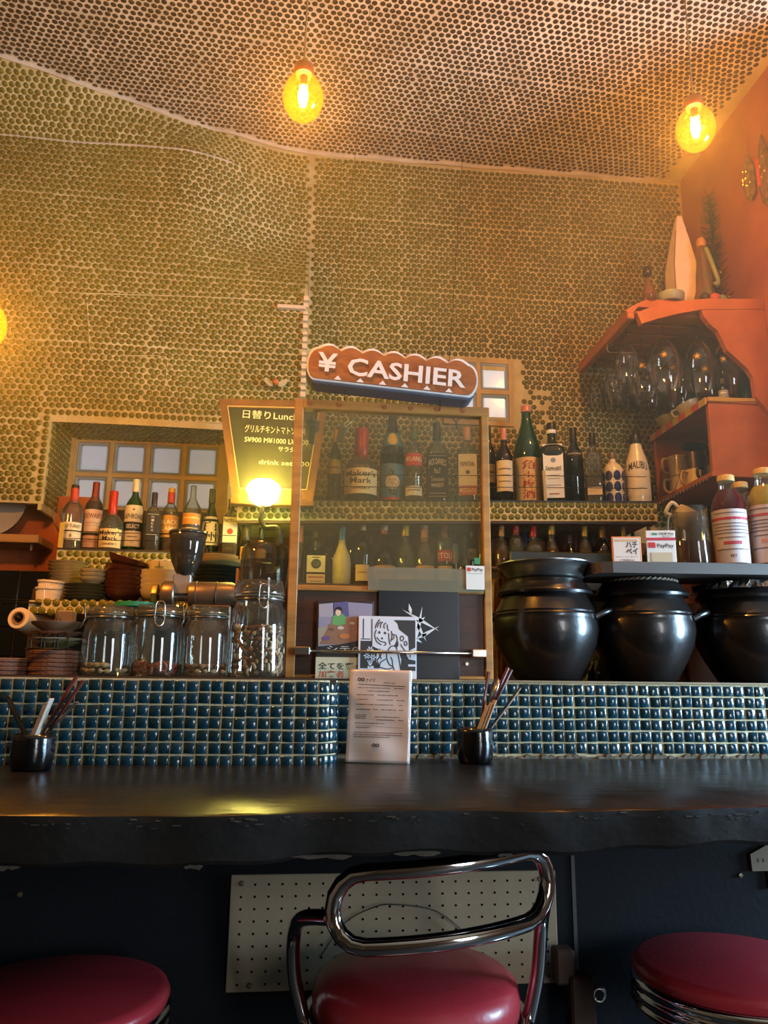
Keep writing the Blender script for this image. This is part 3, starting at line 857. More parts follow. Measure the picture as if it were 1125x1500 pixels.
bu = [
 ('slim dark wine bottle with gold cap beside the chalkboard', 491, 630, 20, 'slim', 'dark', 'black', ('b08a34', .16), [(.42, .60, 60, 'b59a4a', [('#-', '5a4a20', .4, .1, .7)])], .6),
 ('large squat bourbon bottle dipped in red wax, behind the glass screen', 529, 629, 52, 'squat', 'clear', 'black', ('a2271c', .36, 'a2271c', .08), [(.10, .43, 66, 'd5c08a', [("Maker's", '3a3020', .68, .24, .82), ('Mark', '3a3020', .40, .24, .55), ('WHISKY', '5a4a30', .16, .12, .5)])], .42),
 ('tall dark brown spirit bottle with blue, white and orange label', 575, 600, 37, 'sake', 'dark', 'black', ('2a1c14', .06), [(.04, .42, 62, '5f8fae', [('#-', 'd0592c', .0, .13, .98), ('#o', 'e8e2cc', .52, .55, .55), ('久\n米\n仙', K, .66, .2, .30)]), (.60, .74, 60, '3f7f9a', [('#o', 'd8b43a', .5, .5, .5)])], .7),
 ('clear bitter bottle with green cap and red label', 606, 627, 27, 'slim', 'clear', 'pale', ('3f5a26', .16), [(.48, .64, 62, 'b8332a', [('MILANO', 'e8c8b0', .35, .4, .9)]), (.10, .22, 62, 'cfc7ae', [('#-', '6a4a3a', .5, .1, .7)])], .3),
 ('square whiskey bottle with black cap and black and white label', 640, 621, 35, 'square', 'clear', 'brown', ('191614', .20), [(.10, .60, 74, '161413', [("JACK DANIEL'S", 'd8d2c2', .74, .15, .88, .03), ('No.7', 'c8c2b2', .56, .13, .3), ('Tennessee', 'b8b2a2', .38, .11, .65), ('WHISKEY', 'd8d2c2', .24, .10, .62), ('#-', 'b8b2a2', .10, .015, .8), ('#-', 'b8b2a2', .96, .012, .9), ('#-', 'b8b2a2', .03, .012, .9)])], .62),
 ('clear tequila bottle with tan cap and orange and cream label', 684, 627, 33, 'square', 'clear', 'pale', ('b5805a', .17), [(.22, .62, 70, 'cdb684', [('ESPECIAL', '5a3a1c', .62, .14, .8), ('#o', '5a4024', .42, .24, .24)]), (.10, .22, 70, 'b3562a', [('MEZCALITO', 'e0c08a', .3, .45, .85)])], .55),
 ('narrow black bottle half hidden by the screen frame', 716, 624, 19, 'slim', 'dark', 'black', ('17130f', .16), [(.30, .52, 60, 'b8a884', [('#-', '5a4a30', .5, .1, .6)])], .6),
 ('brown bottle with dusty pink cap and cream label', 738, 629, 27, 'std', 'dark', 'brown', ('b0705a', .15), [(.16, .56, 58, 'c6ad7c', [('#-', '6a5030', .7, .04, .7), ('#-', '6a5030', .5, .03, .7), ('#-', '6a5030', .3, .03, .7)])], .6),
 ('tall green plum wine bottle with red writing on a cream label', 771, 596, 41, 'sake', 'green', 'black', ('c07a64', .06), [(.05, .47, 64, 'd3b476', [('角\n玉\n梅\n酒', RD, .74, .19, .40), ('#-', '8a6a34', .02, .01, .9)])], .72),
 ('broad gin bottle with black cap and white arched label', 808, 621, 40, 'square', 'dgreen', 'water', ('191a18', .13, 'd8d8c8'), [(.06, .72, 62, 'd6d2be', [('BOMBAY', '2a2c2a', .84, .075, .66, .03), ('#o', '7a8a90', .68, .26, .26), ('SAPPHIRE', '2a2c2a', .50, .075, .78, -.02), ('#-', '6a6a60', .40, .01, .6), ('#-', '6a6a60', .34, .01, .6), ('#-', '6a6a60', .22, .01, .7), ('#-', '9a3a30', .06, .02, .5)])], .6),
 ('black-green textured liqueur bottle with black neck label', 840, 628, 28, 'slim', 'dgreen', 'water', ('181a14', .18), [(.62, .70, 62, '1c1c18', [('#-', '9a9a80', .4, .2, .7)])], .55),
 ('clear bottle with black cap and slanted cream band', 868, 635, 27, 'square', 'clear', 'pale', ('1a1512', .16), [(.10, .26, 66, 'c9b27e', [('#-', '2a2a34', .82, .18, .99), ('#-', '2a2a34', 0, .16, .99)])], .4),
]
for i_, e in enumerate(bu):
    lab, px, yt, wp, sh, gl, lq, cap, labs, lev = e[:10]
    bottle(lab, px, yt, wp * (.92 if sh == 'square' else .98), Y2 + (.045 if i_ % 2 == 0 else -.012), Z2, sh, gl, lq, cap, labs, G2, level=lev)
CERW = M('cream glazed ceramic', 'd6c9a4', 0.25, coat=.4)
dt = bottle('round cream ceramic bottle with blue dots', 898, 664, 31, 2.325, Z2, 'stone', 'clear', None, ('6a5a44', .12), [], G2, body=CERW)
b = B(); R_ = 31 / 2 * mpp((0.9, 2.325, 1.75)); BLUE = M('cobalt glaze', '20285e', 0.25)
Hd = aty(898, 664, 2.325).z - SHZ(.98) - .004
for i in range(8):
    for j in range(3):
        a = i * math.pi / 4 + .3
        disc(b, lambda u, z: ((R_ + .0012) * math.sin(a + u * .34), -(R_ + .0012) * math.cos(a + u * .34), Hd * (.12 + j * .205) + z * Hd * .095))
b.build('dot_pattern', BLUE, dt)
bottle('white coconut liqueur bottle with black arched lettering', 932, 638, 36, 2.33, Z2, 'cone', 'clear', None, ('1c1612', .13), [(.40, .60, 60, 'cfc4a6', [('MALIBU', K, .35, .55, .78, .12)]), (.12, .3, 60, 'cfc4a6', [('#-', '8a8068', .5, .05, .5)])], G2, body=CERW)
bottle('small brown jar beside the white liqueur bottle', 950, 690, 14, 2.36, Z2, 'std', 'dark', 'brown', ('5a3a20', .2), [], G2)
# two wire rails holding each row
WIRE = M('dark wire', '2c2418', 0.4, metal=.7)
for nm, lb, x0, x1, zs, ys, hs in (('shelf_rail', 'double wire rail in front of the whisky bottles by the window', -0.70, -0.20, Z1, 2.262, (.030, .052)),
                                  ('shelf_rail', 'double wire rail in front of the upper shelf bottles', -0.02, 1.08, SHZ(.53) + .004, 2.266, (.045, .083))):
    t = thing(nm, lb, 'rail', ((x0 + x1) / 2, ys, zs), ry=(-.030 if x0 > -.5 else 0)); hl = (x1 - x0) / 2
    for h in hs: B().tube([(-hl, 0, h), (-hl * .3, 0, h - .002), (hl * .3, 0, h + .001), (hl, 0, h)], 0.0012, 5).build('wire', WIRE, t, True)
    if x0 < -.5: B().box(-hl, -hl + .011, -.006, .004, 0, .075).build('post', M('yellow painted post', 'b8963c', .4), t)
    else:
        B().box(.21, .218, -.004, .004, 0, .10).build('post', M('tan post', 'a8894c', .4), t)
        B().box(-hl, -hl + .006, -.004, .004, 0, .085).build('post', M('tan post', 'a8894c', .4), t)

G3 = 'bottles in the lower niche'
bn = [
 ('dark-capped bottle with orange label behind the big jar', 360, 765, 17, 'std', 'dark', 'brown', ('3a2c14', .3), [(.3, .6, 60, 'd59a4a', [])]),
 ('black-green capped bottle with round red mark behind the big jar', 382, 773, 18, 'std', 'dark', 'brown', ('26301a', .2), [(.4, .78, 60, 'a87a4a', [('#o', 'a8402a', .6, .4, .4)])]),
 ('black capped bottle by the stem of the rose lamp', 411, 779, 14, 'std', 'dark', 'brown', ('2a2a1c', .2), [(.5, .7, 60, 'b59a3a', [])]),
 ('slim amber bottle right beside the left screen post', 438, 768, 15, 'slim', 'clear', 'amber', ('b8642a', .3), []),
 ('amber bottle with gold cap behind the square herbal liqueur', 460, 770, 28, 'std', 'clear', 'amber', ('c69a3a', .18), []),
 ('square dark green herbal liqueur bottle with framed emblem label', 463, 793, 33, 'square', 'dgreen', 'black', ('2c2a1e', .16), [(.30, .66, 72, 'c4bb98', [('#o', '3a4430', .5, .55, .55), ('#o', '8a8f70', .5, .3, .3)]), (.06, .26, 72, 'b59a78', [('#-', '8a4a3a', .6, .14, .8), ('#-', '6a5a44', .2, .1, .6)])]),
 ('amber bottle with tan cap next to the frosted bottle', 482, 768, 22, 'std', 'clear', 'amber', ('b07a3c', .18), []),
 ('frosted yellowish bottle with blue cap', 501, 772, 29, 'bell', None, None, ('3f7896', .22), []),
 ('slender bottle with a gold foil cap behind the frosted bottle', 517, 762, 21, 'slim', 'dark', 'brown', ('c39c40', .2), []),
 ('dark brown bottle with cream cap and low cream label', 531, 765, 27, 'std', 'dark', 'brown', ('c9b68a', .13), [(.10, .34, 46, 'c9b48c', [('#-', '6a5030', .5, .05, .6)])]),
 ('bottle with salmon pink cap behind the dark brown bottle', 542, 778, 16, 'std', 'clear', 'pale', ('b5584a', .2), []),
 ('broad almond liqueur bottle with white and red cap', 563, 768, 35, 'squat', 'dark', 'black', ('d0c2a8', .10, 'a8362a', .06), [(.12, .34, 66, 'b58a3c', [('#-', '4a2a10', .4, .2, .8)])]),
 ('pear-shaped clear bottle with tall gold cap', 594, 762, 31, 'bell', 'clear', 'water', ('cda63e', .24), [(.06, .2, 50, 'c8b23c', [])]),
 ('clear bottle with white cap and pink neck label', 622, 760, 32, 'bell', 'clear', 'pale', ('cfc0a6', .13, 'c07a6a', .2), [(.10, .32, 60, 'b89a78', [('#-', '6a4a34', .5, .08, .8)])]),
 ('vodka bottle with yellow top and red band reading STO', 651, 752, 25, 'slim', 'clear', 'water', ('cba83c', .1, 'b0332a', .22), [(.36, .50, 60, 'a8241c', [('STOLI', 'e8d8c0', .25, .55, .9)]), (.06, .3, 60, 'c9bc9c', [('#-', '6a5a40', .6, .06, .6)])]),
 ('dark bottle with white shoulder label behind the vodka', 666, 772, 16, 'std', 'dark', 'black', ('2a2016', .2), [(.45, .75, 60, 'c2b08c', [])]),
 ('squat black bottle behind the screen', 680, 786, 24, 'squat', 'dark', 'black', ('1a1814', .2), [(.1, .35, 60, 'bfb08a', [])]),
 ('dark bottle with gold cap and small neck label', 690, 771, 20, 'std', 'dark', 'black', ('b59340', .16), [(.5, .66, 60, 'b59a6a', [('#o', '4a3018', .5, .3, .3)])]),
 ('bottle with a tall black cap by the right screen post', 706, 777, 14, 'slim', 'dark', 'black', ('1c1a18', .4), []),
 ('amber bottle with tan and gold cap right of the screen', 735, 770, 23, 'std', 'clear', 'amber', ('b58a4c', .17), []),
 ('vodka bottle with gold top and red neck label above the first pot', 756, 756, 25, 'std', 'clear', 'water', ('c9a24a', .08, 'b03428', .18), [(.10, .36, 60, 'cfc4a8', [('STOLI', 'a8241c', .35, .5, .9)])]),
 ('navy bottle behind the red capped gin', 769, 778, 14, 'slim', 'dark', 'black', ('23304e', .3), []),
 ('clear gin bottle with red cap and white label with red lettering', 782, 770, 29, 'square', 'clear', 'water', ('b52c22', .18), [(.22, .50, 72, 'd3c9b0', [('BEEFEATER', 'a82a20', .4, .35, .92), ('#-', 'a82a20', .1, .08, .7)])]),
 ('amber brandy bottle with gold cap and black and yellow collar', 808, 760, 29, 'bell', 'clear', 'amber', ('c39c3e', .22, '2a2014', .1), [(.44, .58, 66, '1f1a14', [('#o', 'c9a23a', .5, .25, .25)]), (.2, .34, 60, 'c8ad62', [])]),
 ('slim red foil capped bottle behind the brandy', 826, 773, 14, 'slim', 'dark', 'red', ('7c2018', .35), []),
 ('short bottle with navy cap', 836, 784, 21, 'std', 'dark', 'black', ('1f2438', .15), []),
 ('dark red foil capped bottle behind the navy capped one', 842, 775, 14, 'slim', 'dark', 'red', ('6a1a1a', .35), []),
 ('clear bottle with gold cap and small yellow label', 857, 766, 19, 'slim', 'clear', 'pale', ('c9a244', .2), [(.2, .36, 60, 'c5b04a', [])]),
 ('dark slim bottle between two gold capped ones', 868, 772, 15, 'slim', 'dark', 'black', ('2a2018', .3), []),
 ('dark bottle with brown gold cap and black label', 883, 768, 25, 'std', 'dark', 'brown', ('9a6c3c', .2), [(.40, .60, 64, '1b1915', [('DISARONNO', 'a8a088', .4, .35, .9)]), (.2, .34, 50, 'b59a60', [])]),
 ('bottle with plain red cap behind the pay sign', 896, 772, 14, 'std', 'clear', 'pale', ('b53a24', .3), []),
 ('bottle with gold ridged cap behind the pay sign', 914, 767, 19, 'std', 'dark', 'brown', ('b5954a', .2), []),
 ('black capped bottle behind the pay sign', 928, 773, 15, 'std', 'dark', 'black', ('211c18', .2), []),
 ('small bottle with cream cork cap beside the cashless sign', 952, 771, 16, 'std', 'clear', 'pale', ('c9ac7c', .12), []),
]
FROST = M('frosted yellow glass', 'b5ab72', 0.5)
back = {460, 482, 517, 542, 666, 769, 826, 842, 868, 896, 928, 690}
for e in bn:
    lab, px, yt, wp, sh, gl, lq, cap, labs = e
    bottle(lab, px, yt, wp * (.9 if sh == 'square' else .97), 2.44 if px in back else 2.31, NZ, sh, gl or 'clear', lq, cap, labs, G3, body=None if gl else FROST)
# ================================================================ left side: dishes, jars, grinder
ds = tag(B().box(-0.66, -0.14, 1.955, 2.26, 1.330, 1.360).build('trim_shelf_dishes', GROUT), kind='structure')
P = [(x, 1.9545, z) for x, z in hexgrid(-0.66, -0.14, 1.326, 1.366)]
pennies(ds, P, [(0, -1, 0)] * len(P), PENNY, 200)
B().box(-0.655, -0.145, 1.96, 2.25, 1.360, 1.362).build('shelf_board', MATS['dark stained board'], ds)
DZ = 1.362


def dish_mesh(name, R, H, kind, mat):
    """plate or bowl as a thick turned shell"""
    if kind == 'plate':
        p = [(0.001, 0.001), (R * .55, 0), (R * .60, H * .25), (R * .97, H * .8), (R, H), (R * .96, H * 1.02), (R * .58, H * .45), (0.001, H * .4)]
    else:
        p = [(0.001, 0.001), (R * .42, 0), (R * .45, H * .10), (R * .72, H * .35), (R * .92, H * .68), (R, H), (R * .96, H), (R * .86, H * .68), (R * .64, H * .38), (0.001, H * .2)]
    m = B().lathe(p, 26).mesh(name, 40); m.materials.append(mat); return m


ORD = ['lowest', 'second', 'third', 'fourth', 'fifth', 'sixth', 'seventh', 'eighth', 'ninth', 'tenth', 'eleventh', 'twelfth', 'thirteenth']


def nth(i, n):
    return 'topmost' if i == n - 1 else ('lowest' if i == 0 else ORD[i] + ' from the bottom')


def stack(name, label, cat, px, ybase, Y, z0, Rpx, n, H, step, kind, mat, group, taper=0.0, lean=None, rz=0.0):
    X = aty(px, ybase, Y).x; R = Rpx * mpp((X, Y, z0)); out = []
    me = dish_mesh(name, R, H, kind, mat)
    for i in range(n):
        o = link(name, me, None); s = 1 + taper * (i - n / 2) / n
        o.location = (X + random.uniform(-.0015, .0015), Y + random.uniform(-.001, .001), z0 + i * step); o.scale = (s, s, 1)
        if lean and i in lean: o.rotation_euler = (lean[i][0], lean[i][1], 0); o.location.z += lean[i][2]
        tag(o, '%s, %s of its stack' % (label, nth(i, n)), cat, group); out.append(o)
    return out


CREAM = M('cream stoneware', 'b8a876', 0.35, var=.2, vscale=20, col2='9a8a5c')
OLIVE = M('olive stoneware', '5c5433', 0.35, var=.2, vscale=20)
BROWN = M('brown lacquer bowl', '4c2614', 0.3, coat=.3, var=.3, vscale=12)
WHITEC = M('ivory glazed bowl', 'cfc09a', 0.3, coat=.3)
DKC = M('black green bowl', '232a1e', 0.3, coat=.3)
TANC = M('tan rimmed plate', 'b09a58', 0.35)
stack('plate', 'cream plate behind the ramekins', 'plate', 95, 880, 2.13, DZ, 26, 13, 0.0115, 0.0089, 'plate', CREAM, 'tall stack of cream plates', taper=.22)
stack('plate', 'wide olive brown plate beside the ramekins', 'plate', 124, 882, 2.02, DZ, 30, 5, 0.012, 0.0085, 'plate', OLIVE, 'low stack of olive plates')
stack('bowl', 'small cream bowl on the olive plates', 'bowl', 135, 862, 2.02, DZ + 0.048, 19, 3, 0.017, 0.010, 'bowl', CREAM, 'short stack of small cream bowls')
stack('bowl', 'brown lacquer bowl', 'bowl', 178, 880, 2.05, DZ, 30, 7, 0.036, 0.0118, 'bowl', BROWN, 'stack of brown bowls', taper=.05,
      lean={5: (.05, .14, .006), 6: (.1, .30, .018)})
stack('bowl', 'ivory bowl behind the coffee grinder', 'bowl', 236, 874, 2.07, DZ, 36, 5, 0.040, 0.0125, 'bowl', WHITEC, 'stack of ivory bowls', taper=.12)
stack('bowl', 'black green bowl behind the grinder', 'bowl', 316, 860, 2.06, DZ + 0.002, 36, 9, 0.026, 0.0095, 'bowl', DKC, 'stack of black green bowls')
stack('plate', 'tan plate on the black green bowls', 'plate', 320, 815, 2.06, DZ + 0.104, 31, 3, 0.013, 0.009, 'plate', TANC, 'tan plates on the dark bowls', taper=-.25)
# square-lined white cup on the ivory bowls
c0 = aty(237, 832, 2.07)
t = thing('cup', 'ivory cup with thin crossed lines on top of the ivory bowls', 'cup', (c0.x, 2.07, DZ + 0.079))
R_ = 24 * mpp(c0)
B().lathe([(0.001, 0), (R_ * .72, 0), (R_ * .85, 0.01), (R_, 0.036), (R_ * .95, 0.036), (R_ * .8, 0.012), (.001, .006)], 24).build('body', WHITEC, t, 40)
b = B(); b.box(-.0006, .0006, -R_ * 1.005, -R_ * .9, .006, .034).box(-.012, .012, -R_ * .985, -R_ * .9, .019, .0202); b.build('line_pattern', M('dark line', '4a3a24', .6), t)

# ramekins
r0 = aty(70, 880, 2.0)
for k, (lb, z, tl) in enumerate((('fluted white ramekin standing on the tiled dish shelf', 0, 0), ('fluted white ramekin set into the lower ramekin', .017, .04), ('small white dish tilted on top of the ramekins', .036, .22))):
    R_ = (17.5 if k < 2 else 14) * mpp(r0)
    t = thing('ramekin', lb, 'dish', (r0.x + .003 * k, 2.0, DZ + z), 0, 'white ramekins', 0, tl)
    fl = lambda a, i: 1 + (0.022 * math.cos(34 * a) if 1 <= i <= 3 else 0)
    H = .034 if k < 2 else .014
    B().lathe([(0.001, 0), (R_ * .9, 0), (R_ * .92, H * .1), (R_ * 1.0, H * .8), (R_ * 1.1, H * .86), (R_ * 1.12, H), (R_ * 1.02, H), (R_ * .9, H * .3), (.001, H * .2)], 136 if k < 2 else 30, sec=fl if k < 2 else None).build('body', M('white porcelain', 'd8c6a4', .3, coat=.3), t, 40)

# wood shelf with a big white dish at the far left
ws = aty(30, 792, 2.44)
t = thing('wall_shelf', 'pale wooden shelf board on the orange wall', 'shelf', (ws.x - .22, 2.44, ws.z - .012))
B().rbox(-.3, .285, -.04, .105, 0, .025, .002).build('board', M('pale pine', 'b5874c', .5, var=.3, stretch=(.3, 3, 3)), t)
B().box(.255, .262, -.014, -.008, -.02, .001).build('hook', M('steel', '9a9a94', .3, metal=1), t)
pc = aty(-16, 733, 2.47)
t = thing('platter', 'large white round platter leaning on the pale shelf', 'plate', (pc.x, 2.47, ws.z + .013 + .1165), rx=0)
B().lathe([(0.001, .012), (.085, .012), (.112, -.002), (.1155, 0), (.1155, .004), (.085, .02), (0.001, .02)], 40, axis='y').build('dish', M('white enamel', 'b5b0a2', .35), t, 40)
B().lathe([(.1135, -.003), (.1165, -.003), (.1165, .004), (.1135, .004)], 40, axis='y', close=True).build('rim', M('dark enamel rim', '3a3a3c', .4), t, 40)
# hooks of wire beside the reveal
h0 = aty(80, 748, 2.38)
t = thing('wire_hanger', 'bent wire tongs hanging below the tiled window reveal', 'tongs', (h0.x, 2.38, h0.z))
for s in (0, 1): B().tube(smooth_path([(s * .022, 0, .01), (s * .022 - .004, 0, -.01), (s * .024 + .008, 0, -.045), (s * .024 + .03, -.004, -.075)], 5), .0028, 6).build('arm', M('old steel', '6a5f4a', .35, metal=.9), t, True)

# kitchen roll on a rod
k0 = aty(27, 905, 1.93); k1 = aty(64, 925, 2.06)
ax = (k1 - k0); L = ax.length
t = thing('kitchen_roll', 'white paper roll on a black rod under the dish shelf', 'paper roll', k0)
t.rotation_euler = ax.to_track_quat('Z', 'Y').to_euler()
R_ = 16 * mpp(k0)
B().lathe([(R_ * .62, 0), (R_ * .98, 0), (R_, .002), (R_, L * 1.0), (R_ * .62, L)], 28, close=True).build('paper', M('white tissue', 'c9b698', .8, bump=.2), t, 50)
B().lathe([(R_ * .50, -.002), (R_ * .62, -.002), (R_ * .62, L), (R_ * .50, L)], 24, close=True).build('core', M('card core', '8a6a48', .8), t, 50)
B().tube([(0, 0, -.006), (0, 0, L + .02)], .004, 8).build('rod', WIRE, t, True)
B().tube([tuple(t.matrix_basis.inverted() @ aty(*p, 1.95)) for p in ((4, 884), (40, 882), (60, 884))], .0025, 6).build('bracket', WIRE, t, True)

# coasters and wire rack
CORK = M('dark cork', '6a4630', .8, var=.5, vscale=120, bump=.4, bscale=200, col2='4c3020')
for (px, n, lb, gp, yb) in ((80, 6, 'round cork coaster under the wire rack', 'cork coasters under the rack', 988), (6, 4, 'round cork coaster beside the dark wall tiles', 'low stack of cork coasters', 988)):
    Pc = aty(px, yb, 1.70); R_ = 37 * mpp(Pc)
    me = B().lathe([(.001, 0), (R_ * .97, 0), (R_, .0012), (R_, .0072), (R_ * .97, .0084), (.001, .0084)], 30).mesh('coaster', 40); me.materials.append(CORK)
    for i in range(n):
        o = link('coaster', me, None); o.location = (Pc.x + random.uniform(-.0015, .0015), 1.70, 1.180 + i * .0085); tag(o, '%s, %s of the stack' % (lb, nth(i, n)), 'coaster', gp)
P0 = aty(80, 940, 1.70)
t = thing('wire_rack', 'black wire rack holding plates on the cork coasters', 'rack', (P0.x, 1.70, 1.2315)); rk = 38 * mpp(P0)
for k, xx in enumerate((-.032, -.006, .02)):
    B().tube(smooth_path([(xx, -rk * .8, 0), (xx, -rk * .82, .024), (xx + .009, -rk * .8, .037), (xx + .019, -rk * .82, .024), (xx + .019, -rk * .8, 0)], 5), .0016, 6).build('loop', WIRE, t, True)
B().lathe([(rk * 1.0, 0), (rk * 1.03, .0015), (rk * 1.0, .003), (rk * .97, .0015)], 30, close=True).build('ring', WIRE, t, True)
B().tube([(0, 0, .0), (0, 0, .085)], .002, 6).build('post', WIRE, t, True)
B().tube([(-rk, 0, .0015), (rk, 0, .0015)], .0016, 6).build('cross_bar', WIRE, t, True)
for i, (lb, mt, H, z, rr) in enumerate((('olive dish lowest in the wire rack', OLIVE, .014, .004, .92), ('white plate sticking out in the wire rack', WHITEC, .006, .0185, 1.02), ('brown dish on the white plate in the wire rack', CORK, .012, .026, .98), ('brown wooden bowl topmost in the wire rack', M('greyed wood', '6f5138', .6, var=.3), .022, .036, .98))):
    o = link('plate', dish_mesh('plate', rk * rr, H, 'plate', mt), None); o.location = (P0.x + (.004 if i else 0), 1.70, 1.2315 + z); tag(o, lb, 'plate', 'dishes in the wire rack')
o = tag(B().rbox(-.019, .019, -.013, .013, 0, .030, .003).build('wooden_block', M('grey wood block', '7a6248', .7, var=.3)), 'small greyish wooden block on the brown bowl in the rack', 'block'); o.location = (P0.x + .012, 1.72, 1.2315 + .055)

# ---------------------------------------------------------------- swing-top jars
JG = GL('jar glass', 'f2f5f0', 'b8b8a4', 0.035, 0.9)
STEEL = M('bright steel wire', 'b8b6ae', .25, metal=1)
RUB = M('grey rubber seal', '7a6f58', .6)
LZ = 1.180


def jar(label, px, ytop, wpx, Y, latch=0.0, group='swing-top jars on the ledge', tall=False):
    c = aty(px, 985, Y); R = wpx / 2 * mpp(c); H = aty(px, ytop, Y).z - LZ
    t = thing('storage_jar', label, 'jar', (c.x, Y, LZ + .0005), 0, group)
    hb = .80 if not tall else .76
    p = [(.001, .003), (R * .90, 0), (R * .98, H * .02), (R, H * .07), (R * (1 if not tall else .97), H * (.58 if not tall else .46)), (R * .95, H * .68), (R * .84, H * (hb - .03)), (R * .80, H * hb), (R * .80, H * (hb + .05))]
    B().shell(p, 32).build('body', JG, t, True)
    z = H * (hb + .05)
    B().lathe([(R * .86, z - H * .035), (R * .90, z - H * .02), (R * .86, z)], 32).build('neck_ring', JG, t, True)
    B().lathe([(R * .84, z), (R * .88, z + .0015), (R * .84, z + .003)], 32).build('rubber_seal', RUB, t, True)
    B().lathe([(R * .85, z + .003), (R * .90, z + .006), (R * .90, z + H * .05), (R * .82, H * .985), (R * .5, H * .995), (.001, H)], 32).build('lid', JG, t, True)
    for zz in (z - H * .027, z + H * .035):
        B().lathe([(R * .905, zz - .001), (R * .925, zz), (R * .905, zz + .001), (R * .89, zz)], 32, close=True).build('wire_band', STEEL, t, True)
    a = math.radians(latch); ca, sa = math.sin(a), -math.cos(a)
    def q(u, o, zz): return ((R * .93 + o) * ca + u * -sa * 1.0, (R * .93 + o) * sa + u * ca, zz)
    B().tube(smooth_path([q(-.010, 0, z - .008), q(-.009, .004, z + .016), q(-.005, .003, z + .024), q(.005, .003, z + .024), q(.009, .004, z + .016), q(.010, 0, z - .008)], 4), .0012, 6).build('bail', STEEL, t, True)
    B().tube(smooth_path([q(-.010, 0.001, z - .006), q(-.008, .006, z - .020), q(0, .010, z - .027), q(.008, .006, z - .020), q(.010, .001, z - .006)], 4), .0013, 6).build('latch', STEEL, t, True)
    return t, (c.x, Y), R, H


def cashew(L, mat):
    pth = [(L * .42 * math.cos(a), L * .42 * math.sin(a) - L * .15, 0) for a in np.linspace(math.radians(8), math.radians(172), 8)]
    m = B().tube(pth, [L * s for s in (.05, .14, .18, .17, .16, .16, .14, .05)], 8).mesh('nut', True); m.materials.append(mat); return m


def almond(L, mat, pt=.25, fl=.62):
    m = B().lathe([(.0005, -L / 2)] + [(L * (.30 - pt * .1 * (k / 6)) * math.sin(math.pi * (k + .6) / 8), -L / 2 + L * (k + .6) / 8) for k in range(7)] + [(.0005, L / 2)], 9)
    m.v = [(x, y * fl, z) for x, y, z in m.v]; me = m.mesh('nut', True); me.materials.append(mat); return me


NC = M('toasted cashew', 'c09060', .45, var=.3, vscale=60); NA = M('roasted almond', '8a5430', .55, var=.3, vscale=80)
NP = M('pale blanched nut', 'd6bc90', .45); NR = M('reddish cracker', 'a4542a', .45, var=.4, vscale=80); NW = M('brown skinned peanut', '7a5238', .6, var=.3, vscale=80)
nutkinds = dict(mix=[cashew(.021, NC), almond(.019, NA), almond(.017, NC, .1, .8), almond(.015, NP, 0, .9), cashew(.019, NP), almond(.020, NW)],
                pale=[almond(.018, NP, 0, .85), almond(.017, M('creamy nut', 'c4a46a', .5), 0, .9)], red=[cashew(.022, NR), almond(.019, NR, .3, .4)],
                brown=[almond(.016, NW, 0, .85), almond(.016, NP, 0, .9), almond(.017, M('dusky nut', '9a7a5a', .6), 0, .8)])


def fill(cx, cy, R, kind, zt, label, name, group, step=.0115, tilt=0.0):
    z = LZ + .011; n = 0; inner = R - .0125
    while z < LZ + zt:
        last = z + step >= LZ + zt
        for ring, rr in enumerate((inner, inner - .0165, inner - .033)):
            if rr < .004: continue
            full = last
            m = max(3, int(2 * math.pi * rr / (.0168)))
            for k in range(m):
                a = 2 * math.pi * (k + .5 * (n % 2)) / m + random.uniform(-.06, .06)
                if not full and (ring > 0 or math.sin(a) > .25): continue
                if last and tilt and math.cos(a) * rr / R > .55 - tilt and random.random() < .7: continue
                ki = random.randrange(len(nutkinds[kind])); o = link(name, nutkinds[kind][ki], None)
                o.location = (cx + rr * math.cos(a), cy + rr * math.sin(a), z + random.uniform(-.0012, .0012))
                o.rotation_euler = (random.uniform(0, 6), random.uniform(-.5, .5) + 1.3, a + 1.57 + random.uniform(-.4, .4))
                tag(o, label if isinstance(label, str) else label[ki], 'nut', group)
        z += step; n += 1


_, c, R_, _h = jar('swing-top glass jar with a low heap of pale nuts', 156, 888, 76, 1.692, latch=-72)
fill(*c, R_, 'pale', .034, ['pale blanched nut in the jar beside the coasters', 'golden creamy nut in the jar beside the coasters'], 'nut', 'pale nuts in the first jar', tilt=.5)
_, c, R_, _h = jar('swing-top glass jar with reddish crackers at the bottom', 228, 886, 76, 1.692, latch=10)
fill(*c, R_, 'red', .028, ['curved reddish cracker in the cracker jar', 'flat reddish cracker piece in the cracker jar'], 'cracker', 'reddish crackers in the jar')
_, c, R_, _h = jar('swing-top glass jar with brown skinned peanuts at the bottom', 299, 888, 70, 1.692, latch=-85)
fill(*c, R_, 'brown', .034, ['brown skinned peanut in the peanut jar', 'pale skinless peanut in the peanut jar', 'dusky grey brown peanut in the peanut jar'], 'peanut', 'peanuts in the third jar')
_, c, R_, _h = jar('tall swing-top jar filled with mixed nuts beside the wooden screen', 375, 850, 83, 1.695, latch=12, tall=True)
fill(*c, R_, 'mix', .106, ['curved toasted cashew in the tall nut jar', 'pointed brown almond in the tall nut jar', 'tan rounded nut in the tall nut jar', 'small pale round nut in the tall nut jar', 'curved pale cashew in the tall nut jar', 'dark brown skinned nut in the tall nut jar'], 'nut', 'mixed nuts in the tall jar')
